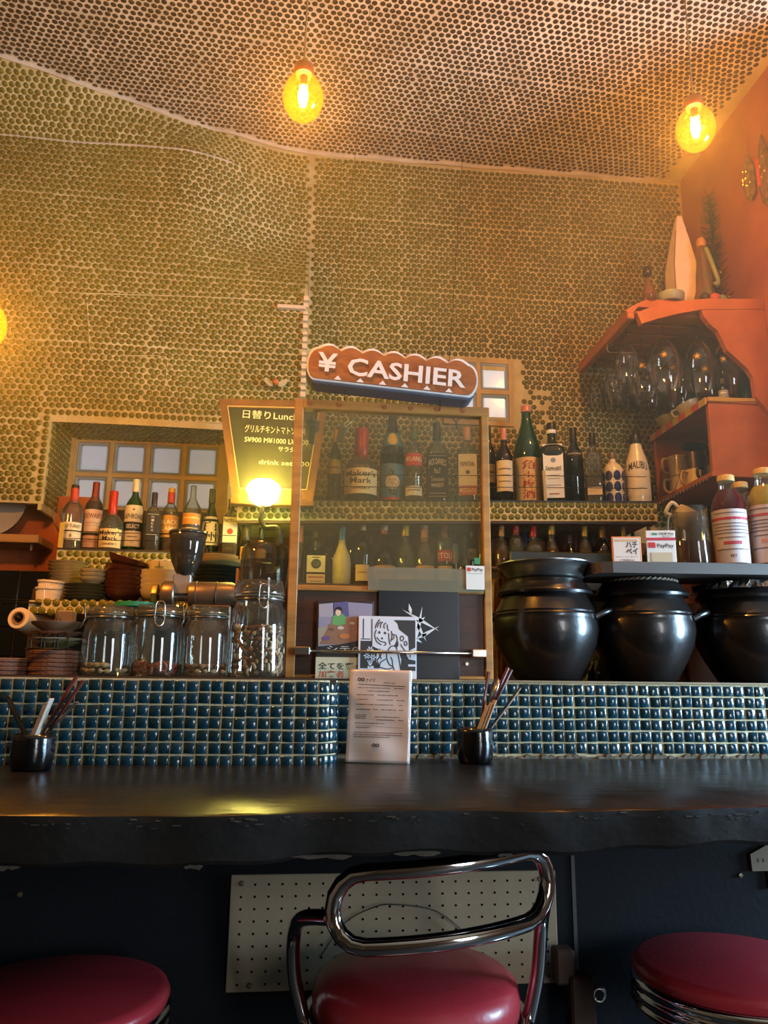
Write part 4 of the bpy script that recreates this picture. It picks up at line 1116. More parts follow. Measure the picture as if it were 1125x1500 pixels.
# second row: green-lidded jar, large jar
c = aty(192, 960, 1.83)
t = thing('storage_jar', 'glass jar with flat green lid behind the swing-top jars', 'jar', (c.x, 1.83, LZ)); H = aty(192, 882, 1.83).z - LZ; R_ = 29 * mpp(c)
B().shell([(.001, .002), (R_, 0), (R_, H * .85), (R_ * .9, H * .93)], 26).build('body', JG, t, True)
B().lathe([(R_ * .98, H * .92), (R_ * 1.02, H * .93), (R_ * 1.0, H * .99), (.001, H)], 26).build('lid', M('green lid', '1f7a55', .4), t, 40)
c = aty(383, 940, 1.885)
t = thing('storage_jar', 'big wide glass storage jar standing behind the tall nut jar', 'jar', (c.x, 1.885, LZ)); H = aty(383, 798, 1.885).z - LZ; R_ = 36 * mpp(c)
B().shell([(.001, .002), (R_ * .95, 0), (R_, H * .04), (R_, H * .90), (R_ * .97, H * .96), (R_ * .85, H * .995), (.001, H)], 36).build('body', GL('smoky jar glass', 'c9cbc0', '54564e', .30, .9), t, 50)
B().lathe([(R_ * .99, H * .86), (R_ * 1.015, H * .865), (R_ * .99, H * .87)], 36).build('moulded_ring', JG, t, True)
B().rbox(-.05, -.043, -.03, .03, 0, .26, .001).xf(Matrix.Translation((-.018, .02, 0))).build('side_card', M('orange card', 'b5702c', .6), t)

# coffee grinder
g0 = aty(290, 872, 1.84)
t = thing('coffee_grinder', 'bronze coffee grinder with smoky hopper behind the jars', 'grinder', (g0.x, 1.84, LZ)); s = mpp(g0); gz = g0.z - LZ
BRZ = M('bronze grey metal', '7f6c56', .38, metal=.75, var=.15, vscale=20)
def gx(px): return (px - 290) * s
B().lathe([(.001, gx(278)), (19 * s, gx(278)), (20 * s, gx(280)), (20 * s, gx(338)), (18 * s, gx(344)), (.001, gx(344))], 30, (0, 0, gz), 'x').build('motor_housing', BRZ, t, 40)
B().lathe([(.001, gx(238)), (17 * s, gx(238)), (20 * s, gx(242)), (20 * s, gx(256)), (18 * s, gx(258)), (.001, gx(258))], 30, (0, 0, gz), 'x').build('burr_housing', BRZ, t, 40)
for k in (287, 316): B().lathe([(20 * s, gx(k)), (20.8 * s, gx(k) + .0008), (20 * s, gx(k + 2))], 30, (0, 0, gz), 'x').build('band', M('dark band', '2c241a', .5), t, True)
B().lathe([(14 * s, gx(225)), (15 * s, gx(227)), (15 * s, gx(233)), (.001, gx(235))], 24, (0, 0, gz), 'x', sec=lambda a, i: 1 + .05 * math.cos(18 * a)).build('adjust_wheel', M('brass wheel', '8a7648', .4, metal=.8), t, 30)
B().lathe([(3 * s, gx(222)), (3 * s, gx(240)), (.001, gx(240))], 12, (0, 0, gz), 'x').build('spindle', STEEL, t, 40)
B().rbox(gx(254), gx(280), -.016, .016, gz - .0, gz + 30 * s, .003).build('throat', M('grey cast metal', '9a9080', .45, metal=.6), t)
B().lathe([(.001, gx(258)), (6 * s, gx(258)), (6 * s, gx(278)), (.001, gx(278))], 12, (0, 0, gz - 3 * s), 'x').build('shaft', STEEL, t, 40)
hz_ = lambda py: gz + (872 - py) * s
B().shell([(10 * s, hz_(845)), (15 * s, hz_(838)), (22 * s, hz_(822)), (26 * s, hz_(800)), (27 * s, hz_(779)), (26 * s, hz_(778)), (25 * s, hz_(780))], 30, (gx(270), 0, 0)).build('hopper', GL('smoky plastic', '9a968a', '4a463c', .35, .8), t, True)
B().lathe([(27.3 * s, hz_(783)), (28 * s, hz_(781)), (27.3 * s, hz_(778)), (26.6 * s, hz_(780))], 30, (gx(270), 0, 0), close=True).build('hopper_rim', GL('smoky rim', '8a867a', '4a463c', .5, .8), t, True)
B().rbox(gx(258), gx(282), -.014, .014, hz_(846), hz_(826), .003).build('feed_gate', M('dark feed', '3c352a', .5), t)
B().rbox(gx(283), gx(340), -.03, .03, 0, gz - 15 * s, .004).build('stand', BRZ, t)
# ================================================================ middle: screen, posters, sign, chalkboard, menu
SY = 1.785
t = thing('glass_screen', 'wooden framed glass screen with dark plywood lower panel', 'screen', (0.205, SY, 1.181))
hw = 0.2385; HT = 1.843 - 1.181; zr_ = 0.203
B().rbox(-hw, -hw + .022, -.014, .014, 0, HT, .002).build('post', WOOD, t)
B().rbox(hw - .018, hw, -.014, .014, 0, HT - .022, .002).build('post', WOOD, t)
B().rbox(-hw + .02, hw + .003, -.0145, .0145, HT - .024, HT, .002).build('top_rail', WOOD, t)
B().rbox(-hw + .02, hw - .018, -.013, .013, zr_ - .006, zr_ + .007, .002).build('middle_rail', WOOD, t)
B().rbox(-hw + .02, hw - .018, -.012, .012, 0, .008, .002).build('bottom_rail', WOOD, t)
pl = B().box(-hw + .02, hw - .018, -.006, .004, .006, zr_ - .004).build('lower_panel', DWOOD, t)
for px in (-.20, -.13, -.02, .045, .11, .175): B().lathe([(.0001, -.0155), (.0058, -.0155), (.0062, -.0142)], 14, (px, 0, HT - .012), 'y').build('dowel', M('dowel wood', '8a4a1e', .5), t)
PANE = GL('dusty window glass', 'e9e6d4', 'b5aa80', 0.10, 0.8)
B().box(-hw + .02, hw - .018, -.002, .002, zr_, HT - .02).build('pane', PANE, t)
B().box(-.055, hw - .02, -.018, -.0155, zr_ - .003, zr_ + .052).build('acrylic_strip', GL('cloudy acrylic', 'd8d4c0', 'b0aa8c', .35, .8), t)
ST2 = M('polished steel', 'c2beb4', .2, metal=1)
B().tube([(-.205, -.042, .059), (.205, -.042, .0585)], .0036, 8).build('rail', ST2, t, True)
for s in (-1, 1): B().rbox(s * .2 - .016 - .002, s * .2 + .016, -.048, -.004, .05, .068, .002).build('rail_bracket', ST2, t)
B().lathe([(.0001, -.0085), (.004, -.0085), (.005, -.006)], 12, (.178, 0, .036), 'y').build('screw', ST2, t)
# cashless sticker (its square code left out)
st = B().box(.176, .220, -.0205, -.0185, zr_ + .004, zr_ + .060).build('pay_sticker', M('sticker white', 'd6d0c4', .4), t)
b = B(); put_text(b, 'PayPay', .203, zr_ + .048, .010, -.0212, .026, .01); b.build('lettering', M('ink 2a2420', '2a2420', .6), st)
B().box(.179, .187, -.0212, -.0204, zr_ + .0465, zr_ + .0555).build('red_mark', M('signal red', 'c02a2a', .5), st)
B().box(.180, .216, -.0210, -.0204, zr_ + .0415, zr_ + .0425).build('rule', M('sticker grey', '9a948a', .5), st)
B().box(.196, .210, -.0205, -.0185, zr_ + .064, zr_ + .079).build('green_sticker', M('sticker green', '2f7a4a', .5), t)

# things hanging inside the top of the screen
h0 = aty(502, 606, SY + .03)
t = thing('bottle_opener', 'silver bottle opener hanging behind the screen glass', 'opener', (h0.x, SY + .03, h0.z - .045))
B().rbox(-.010, .010, -.004, .004, -.03, .012, .003).build('handle', ST2, t)
for s in (-1, 1): B().tube(smooth_path([(s * .004, 0, .01), (s * .012, 0, .022), (s * .018, 0, .036), (s * .014, 0, .05)], 5), .0026, 6).build('arm', ST2, t, True)
t.rotation_euler = (0, .2, 0)
h1 = aty(458, 606, SY + .03)
t = thing('glass_charm', 'milky glass bobbin charm hanging behind the screen glass', 'ornament', (h1.x, SY + .03, h1.z - .02))
B().lathe([(.0005, -.06), (.006, -.058), (.009, -.03), (.018, -.022), (.018, -.014), (.012, -.011), (.018, -.008), (.019, -.002), (.010, .003), (.004, .01), (.004, .028), (.0005, .032)], 18).build('bobbin', GL('milky glass', 'c8ccc0', 'a8aca0', .5, .8), t, True)
B().tube([(.006 * math.cos(a), 0, .036 + .006 * math.sin(a)) for a in np.linspace(0, 6.28, 13)[:-1]], .001, 5, True).build('ring', WIRE, t)
h2 = aty(668, 610, SY + .03)
t = thing('hook_ring', 'iron ring and hook hanging in the screen before the small window', 'hook', (h2.x, SY + .03, h2.z))
B().tube([(.008 * math.cos(a), 0, -.005 + .008 * math.sin(a)) for a in np.linspace(0, 6.28, 15)[:-1]], .0012, 6, True).build('ring', WIRE, t, True)
B().tube([(0, 0, -.013), (0.001, 0, -.034)], .0022, 6).build('shank', WIRE, t, True)

# printed matter standing behind the rail ------------------------------------
def card(name, label, cat, corners, Y, mat, th=.003):
    """upright sheet from its picture corners (left, right, top, bottom)"""
    x0, x1, yt, yb = corners
    a = aty(x0, yb, Y); c = aty(x1, yb, Y); top = aty((x0 + x1) / 2, yt, Y).z
    W = c.x - a.x
    return (thing(name, label, cat, ((a.x + c.x) / 2, Y, 1.181)), W, top - 1.181)


PY = 1.763
t, W, H = card('menu_folder', 'black menu folder with white twig lettering behind the rail', 'folder', (553, 673, 849, 991), 1.772, None)
fd = B().rbox(-W / 2, W / 2, -.003, .003, 0, H, .0012).build('cover', M('black card', '10151a', .35, coat=.3), t)
b = B(); wd = W * .042
def fp(px, py): return ((px - 613) / 120 * W, (991 - py) / 142 * H)
for a, c in (((588, 893), (643, 923)), ((618, 888), (608, 942)), ((603, 900), (624, 938)), ((605, 937), (643, 916)), ((600, 930), (618, 940)), ((598, 884), (602, 902)), ((622, 903), (612, 912)), ((625, 926), (616, 933))):
    p, q = fp(*a), fp(*c); mid = ((p[0] + q[0]) / 2, (p[1] + q[1]) / 2); d = Vector((q[0] - p[0], q[1] - p[1])).normalized(); n = Vector((-d.y, d.x)) * wd / 2
    flat(b, [p, (mid[0] + n.x, mid[1] + n.y), q, (mid[0] - n.x, mid[1] - n.y)], -.0036)
b.build('twig_lettering', M('print white', 'd0d0cc', .6), fd)

t, W, H = card('book', 'paperback with kitchen table picture and cream band', 'book', (462, 546, 880, 992), PY, None)
cv = B().rbox(-W / 2, W / 2, -.005, .005, 0, H, .001).build('cover', M('dark cover', '2c2622', .4), t)
def bp(px, py): return ((px - 504) / 84 * W, (992 - py) / 112 * H)
def patch(nm, poly, col, y=-.0054): return flat(B(), [bp(*p) for p in poly], y).build(nm, M('print ' + col, col, .5), cv)
patch('picture', [(465, 947), (464, 886), (500, 882), (544, 884), (543, 932), (519, 939), (495, 944)], '8a8496')
patch('picture_wall', [(465, 905), (464, 886), (486, 884), (487, 904)], '9a96a0', -.0057)
patch('picture_curtain', [(486, 905), (485, 884), (507, 881), (509, 903)], '55527a', -.0057)
patch('picture_floor', [(465, 947), (464, 920), (480, 918), (466, 944)], 'a08c78', -.0057)
patch('picture_table', [(467, 944), (480, 915), (505, 905), (519, 903), (543, 912), (543, 933), (519, 939), (495, 944)], '8a6248', -.0058)
patch('picture_figure', [(484, 915), (485, 904), (490, 900), (500, 900), (505, 905), (504, 914), (495, 917)], '5f9a5a', -.0061)
patch('picture_face', [(489, 900), (489, 894), (493, 892), (497, 894), (497, 900), (493, 903)], 'd8b898', -.0062)
patch('picture_hair', [(488, 897), (489, 891), (494, 889), (498, 891), (499, 898), (497, 895), (491, 893)], '1c1a20', -.0064)
for (x, y, r, c_) in ((497, 920, 5, 'b8b0a0'), (503, 932, 8, 'b5703c'), (503, 931, 4, 'd8a83c'), (484, 922, 4, '6a5040'), (476, 935, 6, '6a4a7a'), (514, 913, 4, 'b0a898'), (525, 925, 6, 'a86a48'), (534, 918, 5, '8a5a40')):
    patch('picture_plate', [(x + r * math.cos(a), y + r * .5 * math.sin(a)) for a in np.linspace(0, 6.28, 12)[:-1]], c_, -.0063 - r * .00003)
b = B(); put_text(b, 'シテの', *bp(504, 954), .016, -.0056, W * .62, .0); b.build('title_lettering', M('print d8d4cc', 'd8d4cc', .5), cv)
bd = B().box(-W / 2 - .0005, W / 2 + .0005, -.0062, -.005, 0, bp(0, 962)[1]).build('paper_band', M('print cream band', 'c9bf9a', .6), t)
b = B(); put_text(b, '全てを奪った', *bp(504, 978.5), .0165, -.0066, W * .92, .012); b.build('lettering', M('print 2a2420', '2a2420', .6), bd)
b = B(); put_text(b, 'と', *bp(527, 990), .0155, -.0066, None, .012); b.build('lettering', M('print 2a2420', '2a2420', .6), bd)
b = B(); put_text(b, '加害者', *bp(485, 990), .0165, -.0066, W * .45, .014); b.build('lettering', M('print c8573c', 'c8573c', .6), bd)

t, W, H = card('picture_card', 'black and white card with line drawing of a girl by a window', 'card', (524, 610, 903, 992), 1.7505, None)
cv = B().rbox(-W / 2, W / 2, -.0018, .0018, 0, H, .0006).build('sheet', M('card white', 'cfcfd2', .5), t)
def gp(x, y): return ((x - 400) / 540 * W, H - (y - 75) / 575 * H)     # coordinates of an enlarged view
INK = M('card ink', '37312f', .6)
def dark(poly, nm='ink_area', y=-.0021, m=INK): return flat(B(), [gp(*p) for p in poly], y).build(nm, m, cv)
dark([(150, 305), (255, 305), (255, 350), (320, 380), (300, 430), (295, 500), (330, 555), (150, 555)])
dark([(455, 108), (658, 108), (658, 360), (600, 390), (592, 260), (505, 195), (490, 140)])
dark([(505, 400), (560, 395), (600, 470), (660, 480), (660, 575), (520, 575), (530, 470)])
dark([(470, 345), (500, 300), (500, 350), (480, 365)])
b = B()
for pts in ([(175, 100), (175, 280)], [(155, 288), (238, 288)], [(253, 100), (255, 350)], [(285, 190), (295, 150), (325, 105)], [(305, 180), (315, 145), (340, 125)], [(335, 185), (335, 150), (355, 128)],
            [(370, 190), (365, 155), (385, 135)], [(395, 150), (400, 190), (410, 210)], [(295, 200), (280, 250), (300, 310), (345, 340)], [(300, 270), (330, 305), (375, 315)], [(375, 312), (385, 335), (365, 345)],
            [(435, 210), (440, 260), (430, 310)], [(445, 240), (460, 245), (455, 280), (435, 290)], [(475, 240), (490, 290), (470, 345)], [(410, 230), (415, 300), (425, 340)],
            [(330, 375), (325, 420), (345, 470)], [(395, 390), (395, 460), (420, 520), (455, 535)], [(430, 450), (445, 480), (450, 540)], [(355, 385), (335, 440), (300, 490)], [(300, 500), (325, 540), (400, 560), (455, 545)],
            [(400, 400), (430, 355), (470, 350), (490, 385)], [(310, 490), (325, 535)], [(385, 470), (340, 500), (325, 540)], [(490, 390), (510, 480), (525, 575)], [(455, 540), (465, 575)], [(520, 330), (545, 370), (575, 400)], [(520, 265), (535, 255), (550, 275), (535, 300), (520, 290), (520, 265)], [(555, 310), (575, 305), (580, 335), (560, 340), (555, 310)]):
    stroke(b, [gp(*(Vector(p))) for p in [tuple(q)[:2] for q in smooth_path([(a_, c_, 0) for a_, c_ in pts], 4)]], W * .016, -.0023)
for (x, y, r) in ((323, 225, 10), (376, 230, 10), (349, 280, 8)): flat(b, [gp(x + r * math.cos(a), y + r * 1.3 * math.sin(a)) for a in np.linspace(0, 6.28, 11)[:-1]], -.0023)
b.build('ink_lines', INK, cv)
b = B()
for (x, y) in ((210, 440), (265, 455), (240, 385), (610, 440)):
    for k in range(6):
        a = k * math.pi / 3; stroke(b, [gp(x, y), gp(x + 30 * math.cos(a), y + 30 * math.sin(a))], W * .02, -.0025)
for k in range(4): stroke(b, [gp(240, 545), gp(215 + 17 * k, 480)], W * .012, -.0025)
flat(b, [gp(*p) for p in ((218, 535), (274, 535), (274, 560), (218, 560))], -.0025); flat(b, [gp(*p) for p in ((590, 515), (660, 515), (660, 535), (595, 535))], -.0025)
b.build('flowers', M('card white', 'cfcfd2', .5), cv)

# laminated menu on the counter ---------------------------------------------
m0 = atz(506, 1117, CT + .001); m1 = atz(600, 1119, CT + .001)
W = (m1 - m0).length; cx = (m0 + m1) / 2
t = thing('menu_sheet', 'white laminated lunch menu standing against the tiles on the counter', 'menu', (cx.x, cx.y, CT + .0015), math.atan2(m1.y - m0.y, m1.x - m0.x), rx=-.13, ry=.014)
H = (aty(560, 982, cx.y + .03).z - CT) * 1.005
LAM = M('glossy laminated paper', 'c9bfb8', .16, coat=1.0, bump=.10, bscale=45)
v = []; nx, nz = 18, 30; b = B()
for j in range(nz + 1):
    for i in range(nx + 1):
        u, w_ = i / nx, j / nz; v.append((-W / 2 + W * u, .0022 * math.sin(u * 9 + 2 * w_) * (1 - w_) + .0012 * math.sin(w_ * 14 + 5 * u) - .0012 * (1 - w_), H * w_))
b.add(v, [(j * (nx + 1) + i, j * (nx + 1) + i + 1, (j + 1) * (nx + 1) + i + 1, (j + 1) * (nx + 1) + i) for j in range(nz) for i in range(nx)])
sh = b.build('sheet', LAM, t, True, False)
md = sh.modifiers.new('thickness', 'SOLIDIFY'); md.thickness = .0012; md.offset = -1
def ms(x, z):
    u, w_ = x / W + .5, z / H
    return (x, .0022 * math.sin(u * 9 + 2 * w_) * (1 - w_) + .0012 * math.sin(w_ * 14 + 5 * u) - .0012 * (1 - w_) - .0022, z)
def mp(px, py): return ((px - 340) / 580 * W, (1430 - py) / 860 * H)
b = B(); put_text(b, '∞', *mp(160, 690), .017, fn=ms, bold=.02); put_text(b, 'ナイマ', *mp(248, 690), .010, width=W * .145, fn=ms, bold=.01)
put_text(b, 'LUNCH menu', *mp(425, 702), .0055, width=W * .19, fn=ms); put_text(b, '∞', *mp(322, 1298), .0165, fn=ms, bold=.02)
stroke(b, [mp(x, 712 + (x - 135) * .03) for x in range(135, 581, 40)], .0014, fn=ms)
b.build('lettering', M('ink grey', '3c3634', .6), sh)
b = B()
for y, segs in ((745, ((135, 430), (475, 565))), (775, ((220, 430),)), (812, ((128, 285), (320, 510))), (856, ((128, 235), (318, 465), (500, 570))), (902, ((128, 290), (300, 470), (518, 560))), (948, ((128, 265), (285, 330), (355, 500), (520, 565))),
                (1000, ((118, 220),)), (1015, ((118, 220), (305, 530))), (1030, ((118, 220),)), (1042, ((320, 490), (515, 565))), (1075, ((122, 390),)), (1115, ((130, 265),)), (1160, ((115, 560),)), (1180, ((115, 560),)), (1200, ((115, 440),))):
    for x0, x1 in segs:
        x = x0
        while x < x1:
            wch = random.uniform(8, 14); stroke(b, [mp(x, y + random.uniform(-1, 1)), mp(min(x + wch, x1), y)], .0022 * random.uniform(.6, 1.1), fn=ms); x += wch + 4
stroke(b, [mp(x, 1097 + (x - 125) * .03) for x in range(125, 571, 40)], .0006, fn=ms)
b.build('small_print', M('ink pale', '6a625e', .6), sh)

# cashier sign ----------------------------------------------------------------
Ys = 1.70
c0 = aty(576, 545, Ys); pL = aty(458, 533, Ys); pR = aty(693, 560, Ys); sgn = mpp(c0)
t = thing('cashier_sign', 'scalloped wooden cashier sign with raised white letters above the screen', 'sign', c0, ry=math.atan2(-(pR.z - pL.z), pR.x - pL.x) * 1.0)
Wd = (pR - pL).length / 2 + .004; Hh = .043
def scallop(hw_, hh, n, amp, bot=True):
    o = []
    for i in range(n * 6 + 1):
        u = i / (n * 6); o.append((hw_ - 2 * hw_ * u, hh + amp * abs(math.sin(math.pi * n * u))))
    o += [(-hw_ - hh * .55 * math.sin(a), hh * math.cos(a)) for a in np.linspace(.25, math.pi - .25, 8)]
    o += [(-hw_ + 2 * hw_ * i / 12, -hh) for i in range(13)]
    o += [(hw_ + hh * .55 * math.sin(a), -hh * math.cos(a)) for a in np.linspace(.25, math.pi - .25, 8)]
    return o
BLU = M('slate blue painted side', '3a4a5c', .5, var=.3, vscale=12)
B().prism([(x, z - .004) for x, z in scallop(Wd * .93, Hh * 1.0, 7, .008)], .006, .06).build('box', BLU, t)
B().prism(scallop(Wd * .93, Hh * .98, 7, .012), 0, .012).build('rim_plate', M('white paint', 'd6d2ca', .5), t)
fc = B().prism([(x * .975, z * .86 - .001) for x, z in scallop(Wd * .93, Hh, 7, .013)], -.004, .004).build('face', M('brown stained face', '9a5a20', .55, var=.5, vscale=22, bump=.2, stretch=(1, 1, 3), col2='7a421a'), t)
for k in range(6):
    x = -Wd * .66 + k * Wd * .27; B().prism([(x - .009, -Hh * .86), (x + .009, -Hh * .86), (x, -Hh * .62)], -.0052, -.002).build('notch', MATS['white paint'], t)
b = B(); put_text(b, '¥', -Wd * .80, -.020, .062, -.009, .046, .022); b.build('lettering', MATS['white paint'], fc)
b = B(); put_text(b, 'CASHIER', Wd * .165, -.022, .060, -.009, Wd * 1.44, .022); b.build('lettering', MATS['white paint'], fc)
for x in (-Wd * .72, Wd * .70): B().tube([(x, .03, Hh), (x + .004, .03, ZC - c0.z - .005)], .0008, 5).build('hanging_wire', WIRE, t)
for x in (-Wd * .55, Wd * .62): B().tube([(x, .03, -Hh), (x, .03, -Hh - .03)], .0012, 5).build('eyelet', WIRE, t)

# chalkboard ------------------------------------------------------------------
Yc = 2.185
def q(px, py): p = aty(px, py, Yc); return (p.x, p.z)
OUT = [q(321, 586), q(480, 590), q(458, 737), q(341, 735)]; INN = [q(334, 597), q(468, 600), q(449, 719), q(351, 717)]
cc = aty(400, 735, Yc); zb = NZ + 0.0
t = thing('chalkboard', 'tapered wooden framed chalkboard with handwritten lunch menu', 'chalkboard', (cc.x, Yc, cc.z))
def lc(p): return (p[0] - cc.x, p[1] - cc.z)
OUT = [lc(p) for p in OUT]; INN = [lc(p) for p in INN]
FR = M('worn brown frame', '7a4c20', .5, var=.4, vscale=14, col2='5c3616')
for k in range(4): B().prism([OUT[k], OUT[(k + 1) % 4], INN[(k + 1) % 4], INN[k]], -.012, .010).build('frame_side', FR, t)
bo = B().prism(INN, -.002, .008).build('board', M('black green slate', '2e2a14', .75, var=.35, vscale=9, col2='3c371e'), t)
b = B()
for k in range(4): stroke(b, [INN[k], INN[(k + 1) % 4]], .003, -.0135)
b.build('inlay', M('pale inlay', 'b59a5a', .6), t)
def cl(px, py): return lc(q(px, py))
CHK = M('chalk', 'd8cf9e', .9)
b = B()
for txt, px, py, hpx, wpx, bo_ in (('日替りLunch', 396, 614, 13, 82, .008), ('グリルチキントマトソース', 403, 635, 12, 90, .0), ('S¥900 M¥1000 L¥1100', 405, 650, 10, 94, .0), ('サラダ付', 424, 662, 8, 33, .0), ('drink set 200', 416, 682, 9, 74, .0)):
    s = mpp(cc); c_ = cl(px, py); put_text(b, txt, c_[0], c_[1], hpx * s * 1.1, -.0035, wpx * s, bo_, rot=-.015)
b.build('lettering', CHK, bo)
B().rbox(cl(338, 737)[0], cl(460, 737)[0], -.03, .01, -.016, 0, .002).build('chalk_tray', FR, t)
B().box(-.04, .04, .012, .05, .02, .15).build('wall_bracket', DARK, t)
# little winged head on the wall
a0 = aty(404, 561, 2.385)
t = thing('angel_ornament', 'tiny winged cherub head fixed on the tiled wall above the chalkboard', 'ornament', a0)
s = mpp(a0); CH = M('cherub skin', 'b8662c', .5); WG = M('pale wing', 'b5a878', .6)
B().lathe([(.0003, -5 * s)] + [(5 * s * math.cos(a), 5 * s * math.sin(a)) for a in np.linspace(-1.3, 1.3, 7)] + [(.0003, 5 * s)], 12, (0, -.008, 0)).build('head', CH, t, True)
for sg in (-1, 1):
    w_ = [(sg * 3, 0), (sg * 9, 3), (sg * 15, 7), (sg * 17, 5), (sg * 16, 0), (sg * 13, -3), (sg * 10, -6), (sg * 5, -6)]
    B().prism([(x * s, z * s) for x, z in w_], -.006, .002).build('wing', WG, t)
B().box(-.004, .004, -.004, .012, -.004, .004).build('nail', WIRE, t)
h0 = aty(405, 580, 2.385)
t = thing('heart_charm', 'tiny wire heart on the tiles below the cherub', 'ornament', h0)
B().tube([(s * 3.2 * math.sin(a) ** 3, 0, s * .24 * (13 * math.cos(a) - 5 * math.cos(2 * a) - 2 * math.cos(3 * a) - math.cos(4 * a))) for a in np.linspace(0, 6.28, 20)[:-1]], .0012, 5, True).build('outline', M('silver wire', 'b8a878', .3, metal=.8), t)
# ================================================================ right side: pots, plank, shelves, glasses
POT = M('black brown glazed earthenware', '1c1613', .30, var=.3, vscale=7, bump=.12, bscale=70, coat=.25, col2='100d0c')
PZ = 1.181
PYc = 1.90


def pot(label, X, R, top, lid=True):
    t = thing('earthen_pot', label, 'pot', (X, PYc, PZ), 0, 'black earthenware pots')
    s = R / .131
    body = [(.001, .002), (.072 * s, 0), (.080 * s, .006), (.105 * s, .05), (.124 * s, .09), (.131 * s, .125), (.129 * s, .150), (.127 * s, .158), (.1285 * s, .161), (.1255 * s, .165), (.1265 * s, .169), (.122 * s, .176), (.110 * s, .200), (.102 * s, .216), (.098 * s, .228), (.092 * s, .228), (.09 * s, .2)]
    B().lathe(body, 48).build('body', POT, t, 45)
    B().lathe([(.108 * s, .209), (.119 * s, .211), (.1205 * s, .217), (.116 * s, .223), (.112 * s, .226), (.107 * s, .236), (.097 * s, .247), (.090 * s, .251), (.001, .252)], 48).build('lid', POT, t, 45)
    for a in (-25, 150):
        ca, sa = math.cos(math.radians(a)), math.sin(math.radians(a)); pts = []
        for (o, u, z) in ((.120, -.030, .152), (.140, -.020, .164), (.156, -.004, .170), (.158, .012, .171), (.140, .026, .163), (.119, .034, .152)):
            pts.append(((o * s) * ca - u * sa, (o * s) * sa + u * ca, z))
        B().tube(smooth_path(pts, 4), .0088, 8).build('lug_handle', POT, t, True)
    return t


p1 = pot('black earthenware pot with a dark metal bowl on its lid', .612, .131, 0)
t = thing('metal_bowl', 'shallow dark metal bowl lying on the lid of a black pot', 'bowl', (.616, PYc, PZ + .252))
B().lathe([(.001, .0005), (.092, 0), (.096, .004), (.108, .022), (.116, .034), (.121, .036), (.121, .039), (.114, .038), (.104, .024), (.09, .008), (.001, .006)], 48).build('bowl', M('dull dark steel', '8c8a86', .3, metal=.9, bump=.08, bscale=30), t, 50)
p2 = pot('black earthenware pot with a braided rope ring on its lid', .866, .128, 0)
p3 = pot('black earthenware pot with crumpled foil on its lid under the plank', 1.150, .134, 0)
b = B()
for k in (0, 1, 2): b.tube([((.088 + .004 * math.cos(14 * a + k * 2.1)) * math.cos(a), (.088 + .004 * math.cos(14 * a + k * 2.1)) * math.sin(a), .250 + .003 * math.sin(14 * a + k * 2.1)) for a in np.linspace(0, 6.283, 120)[:-1]], .0032, 5, True)
b.build('rope_ring', M('grey braided rope', '6f6454', .9, bump=.4, bscale=300), p2, True)
b = B(); b.lathe([(.13, .232), (.122, .25), (.108, .252), (.09, .254)], 60, sec=lambda a, i: 1 + .05 * math.sin(13 * a + i * 2) + .03 * math.sin(29 * a + i)); b.build('foil', M('crumpled foil', '8a8c8c', .25, metal=1, bump=1.0, bscale=50), p3)

# plank on the pots
t = thing('plank', 'long grey brown plank lying across two black pots', 'plank', (.70, 1.775, PZ + .2545), ry=-.012)
out = [(0.0, .06), (.004, .03), (.018, .01), (.045, 0), (.72, 0), (.72, .2), (.04, .2), (.012, .17), (.001, .12)]
B().prism(out, .002, .028, 'xy').build('board', M('grey brown worn wood', '4a4038', .5, var=.3, vscale=6, stretch=(.5, 4, 4), bump=.15), t)
B().prism([(x + .004 * (1 if x < .3 else -1), y + .004 * (1 if y < .1 else -1)) for x, y in out], .0275, .030, 'xy').build('top_skin', M('grey plank top', '574b40', .5, var=.3, vscale=6), t)
def plz(x): return PZ + .2545 + .030 + .012 * (x - .70)


def stand_sign(label, px, py0, py1, wpx, Y, name='pay_sign'):
    c = aty(px, py1, Y); z = plz(c.x); s = mpp(c); H = aty(px, py0, Y).z - z
    t = thing(name, label, 'sign', (c.x, Y, z), -.2, 'cashless signs on the plank')
    return t, wpx * s, H, s


t, W, H, s = stand_sign('white acrylic pay sign with orange border on the plank', 919, 786, 822, 42, 1.782)
pn = B().rbox(-W / 2, W / 2, 0, .004, 0, H, .001).build('panel', M('orange sign edge', 'd88a5c', .4), t)
B().box(-W * .45, W * .45, -.0008, .001, 0.001, H * .94).build('face', M('sign cream', 'd8cabc', .45), t)
B().box(-W * .38, W * .38, -.0014, .0, H * .80, H * .88).build('header', M('tan header', 'c9a070', .5), t)
b = B(); put_text(b, 'ハチ', W * .18, H * .56, H * .30, -.0016, W * .40, .02); put_text(b, 'ペイ', W * .18, H * .30, H * .30, -.0016, W * .40, .02); b.build('lettering', M('ink 2a2420', '2a2420', .6), pn)
b = B(); put_text(b, 'H A C H I  P A Y', 0, H * .17, H * .06, -.0016, W * .75); put_text(b, 'ご利用OK', 0, H * .02, H * .10, -.0016, W * .5, .01); b.build('lettering', M('ink 6a4a3a', '6a4a3a', .6), pn)
b = B(); b.box(-W * .3, W * .3, .004, .05, 0, .003); b.build('foot', MATS['orange sign edge'], t)
t, W, H, s = stand_sign('white cashless sign with a red stripe beside the glass carafe', 970, 777, 821, 42, 1.780)
pn = B().rbox(-W / 2, W / 2, 0, .004, 0, H, .001).build('panel', M('sign white', 'd4cdc2', .45), t)
B().box(-W * .5, W * .5, -.0008, .001, H * .68, H * .77).build('stripe', M('sign red', 'b03240', .5), t)
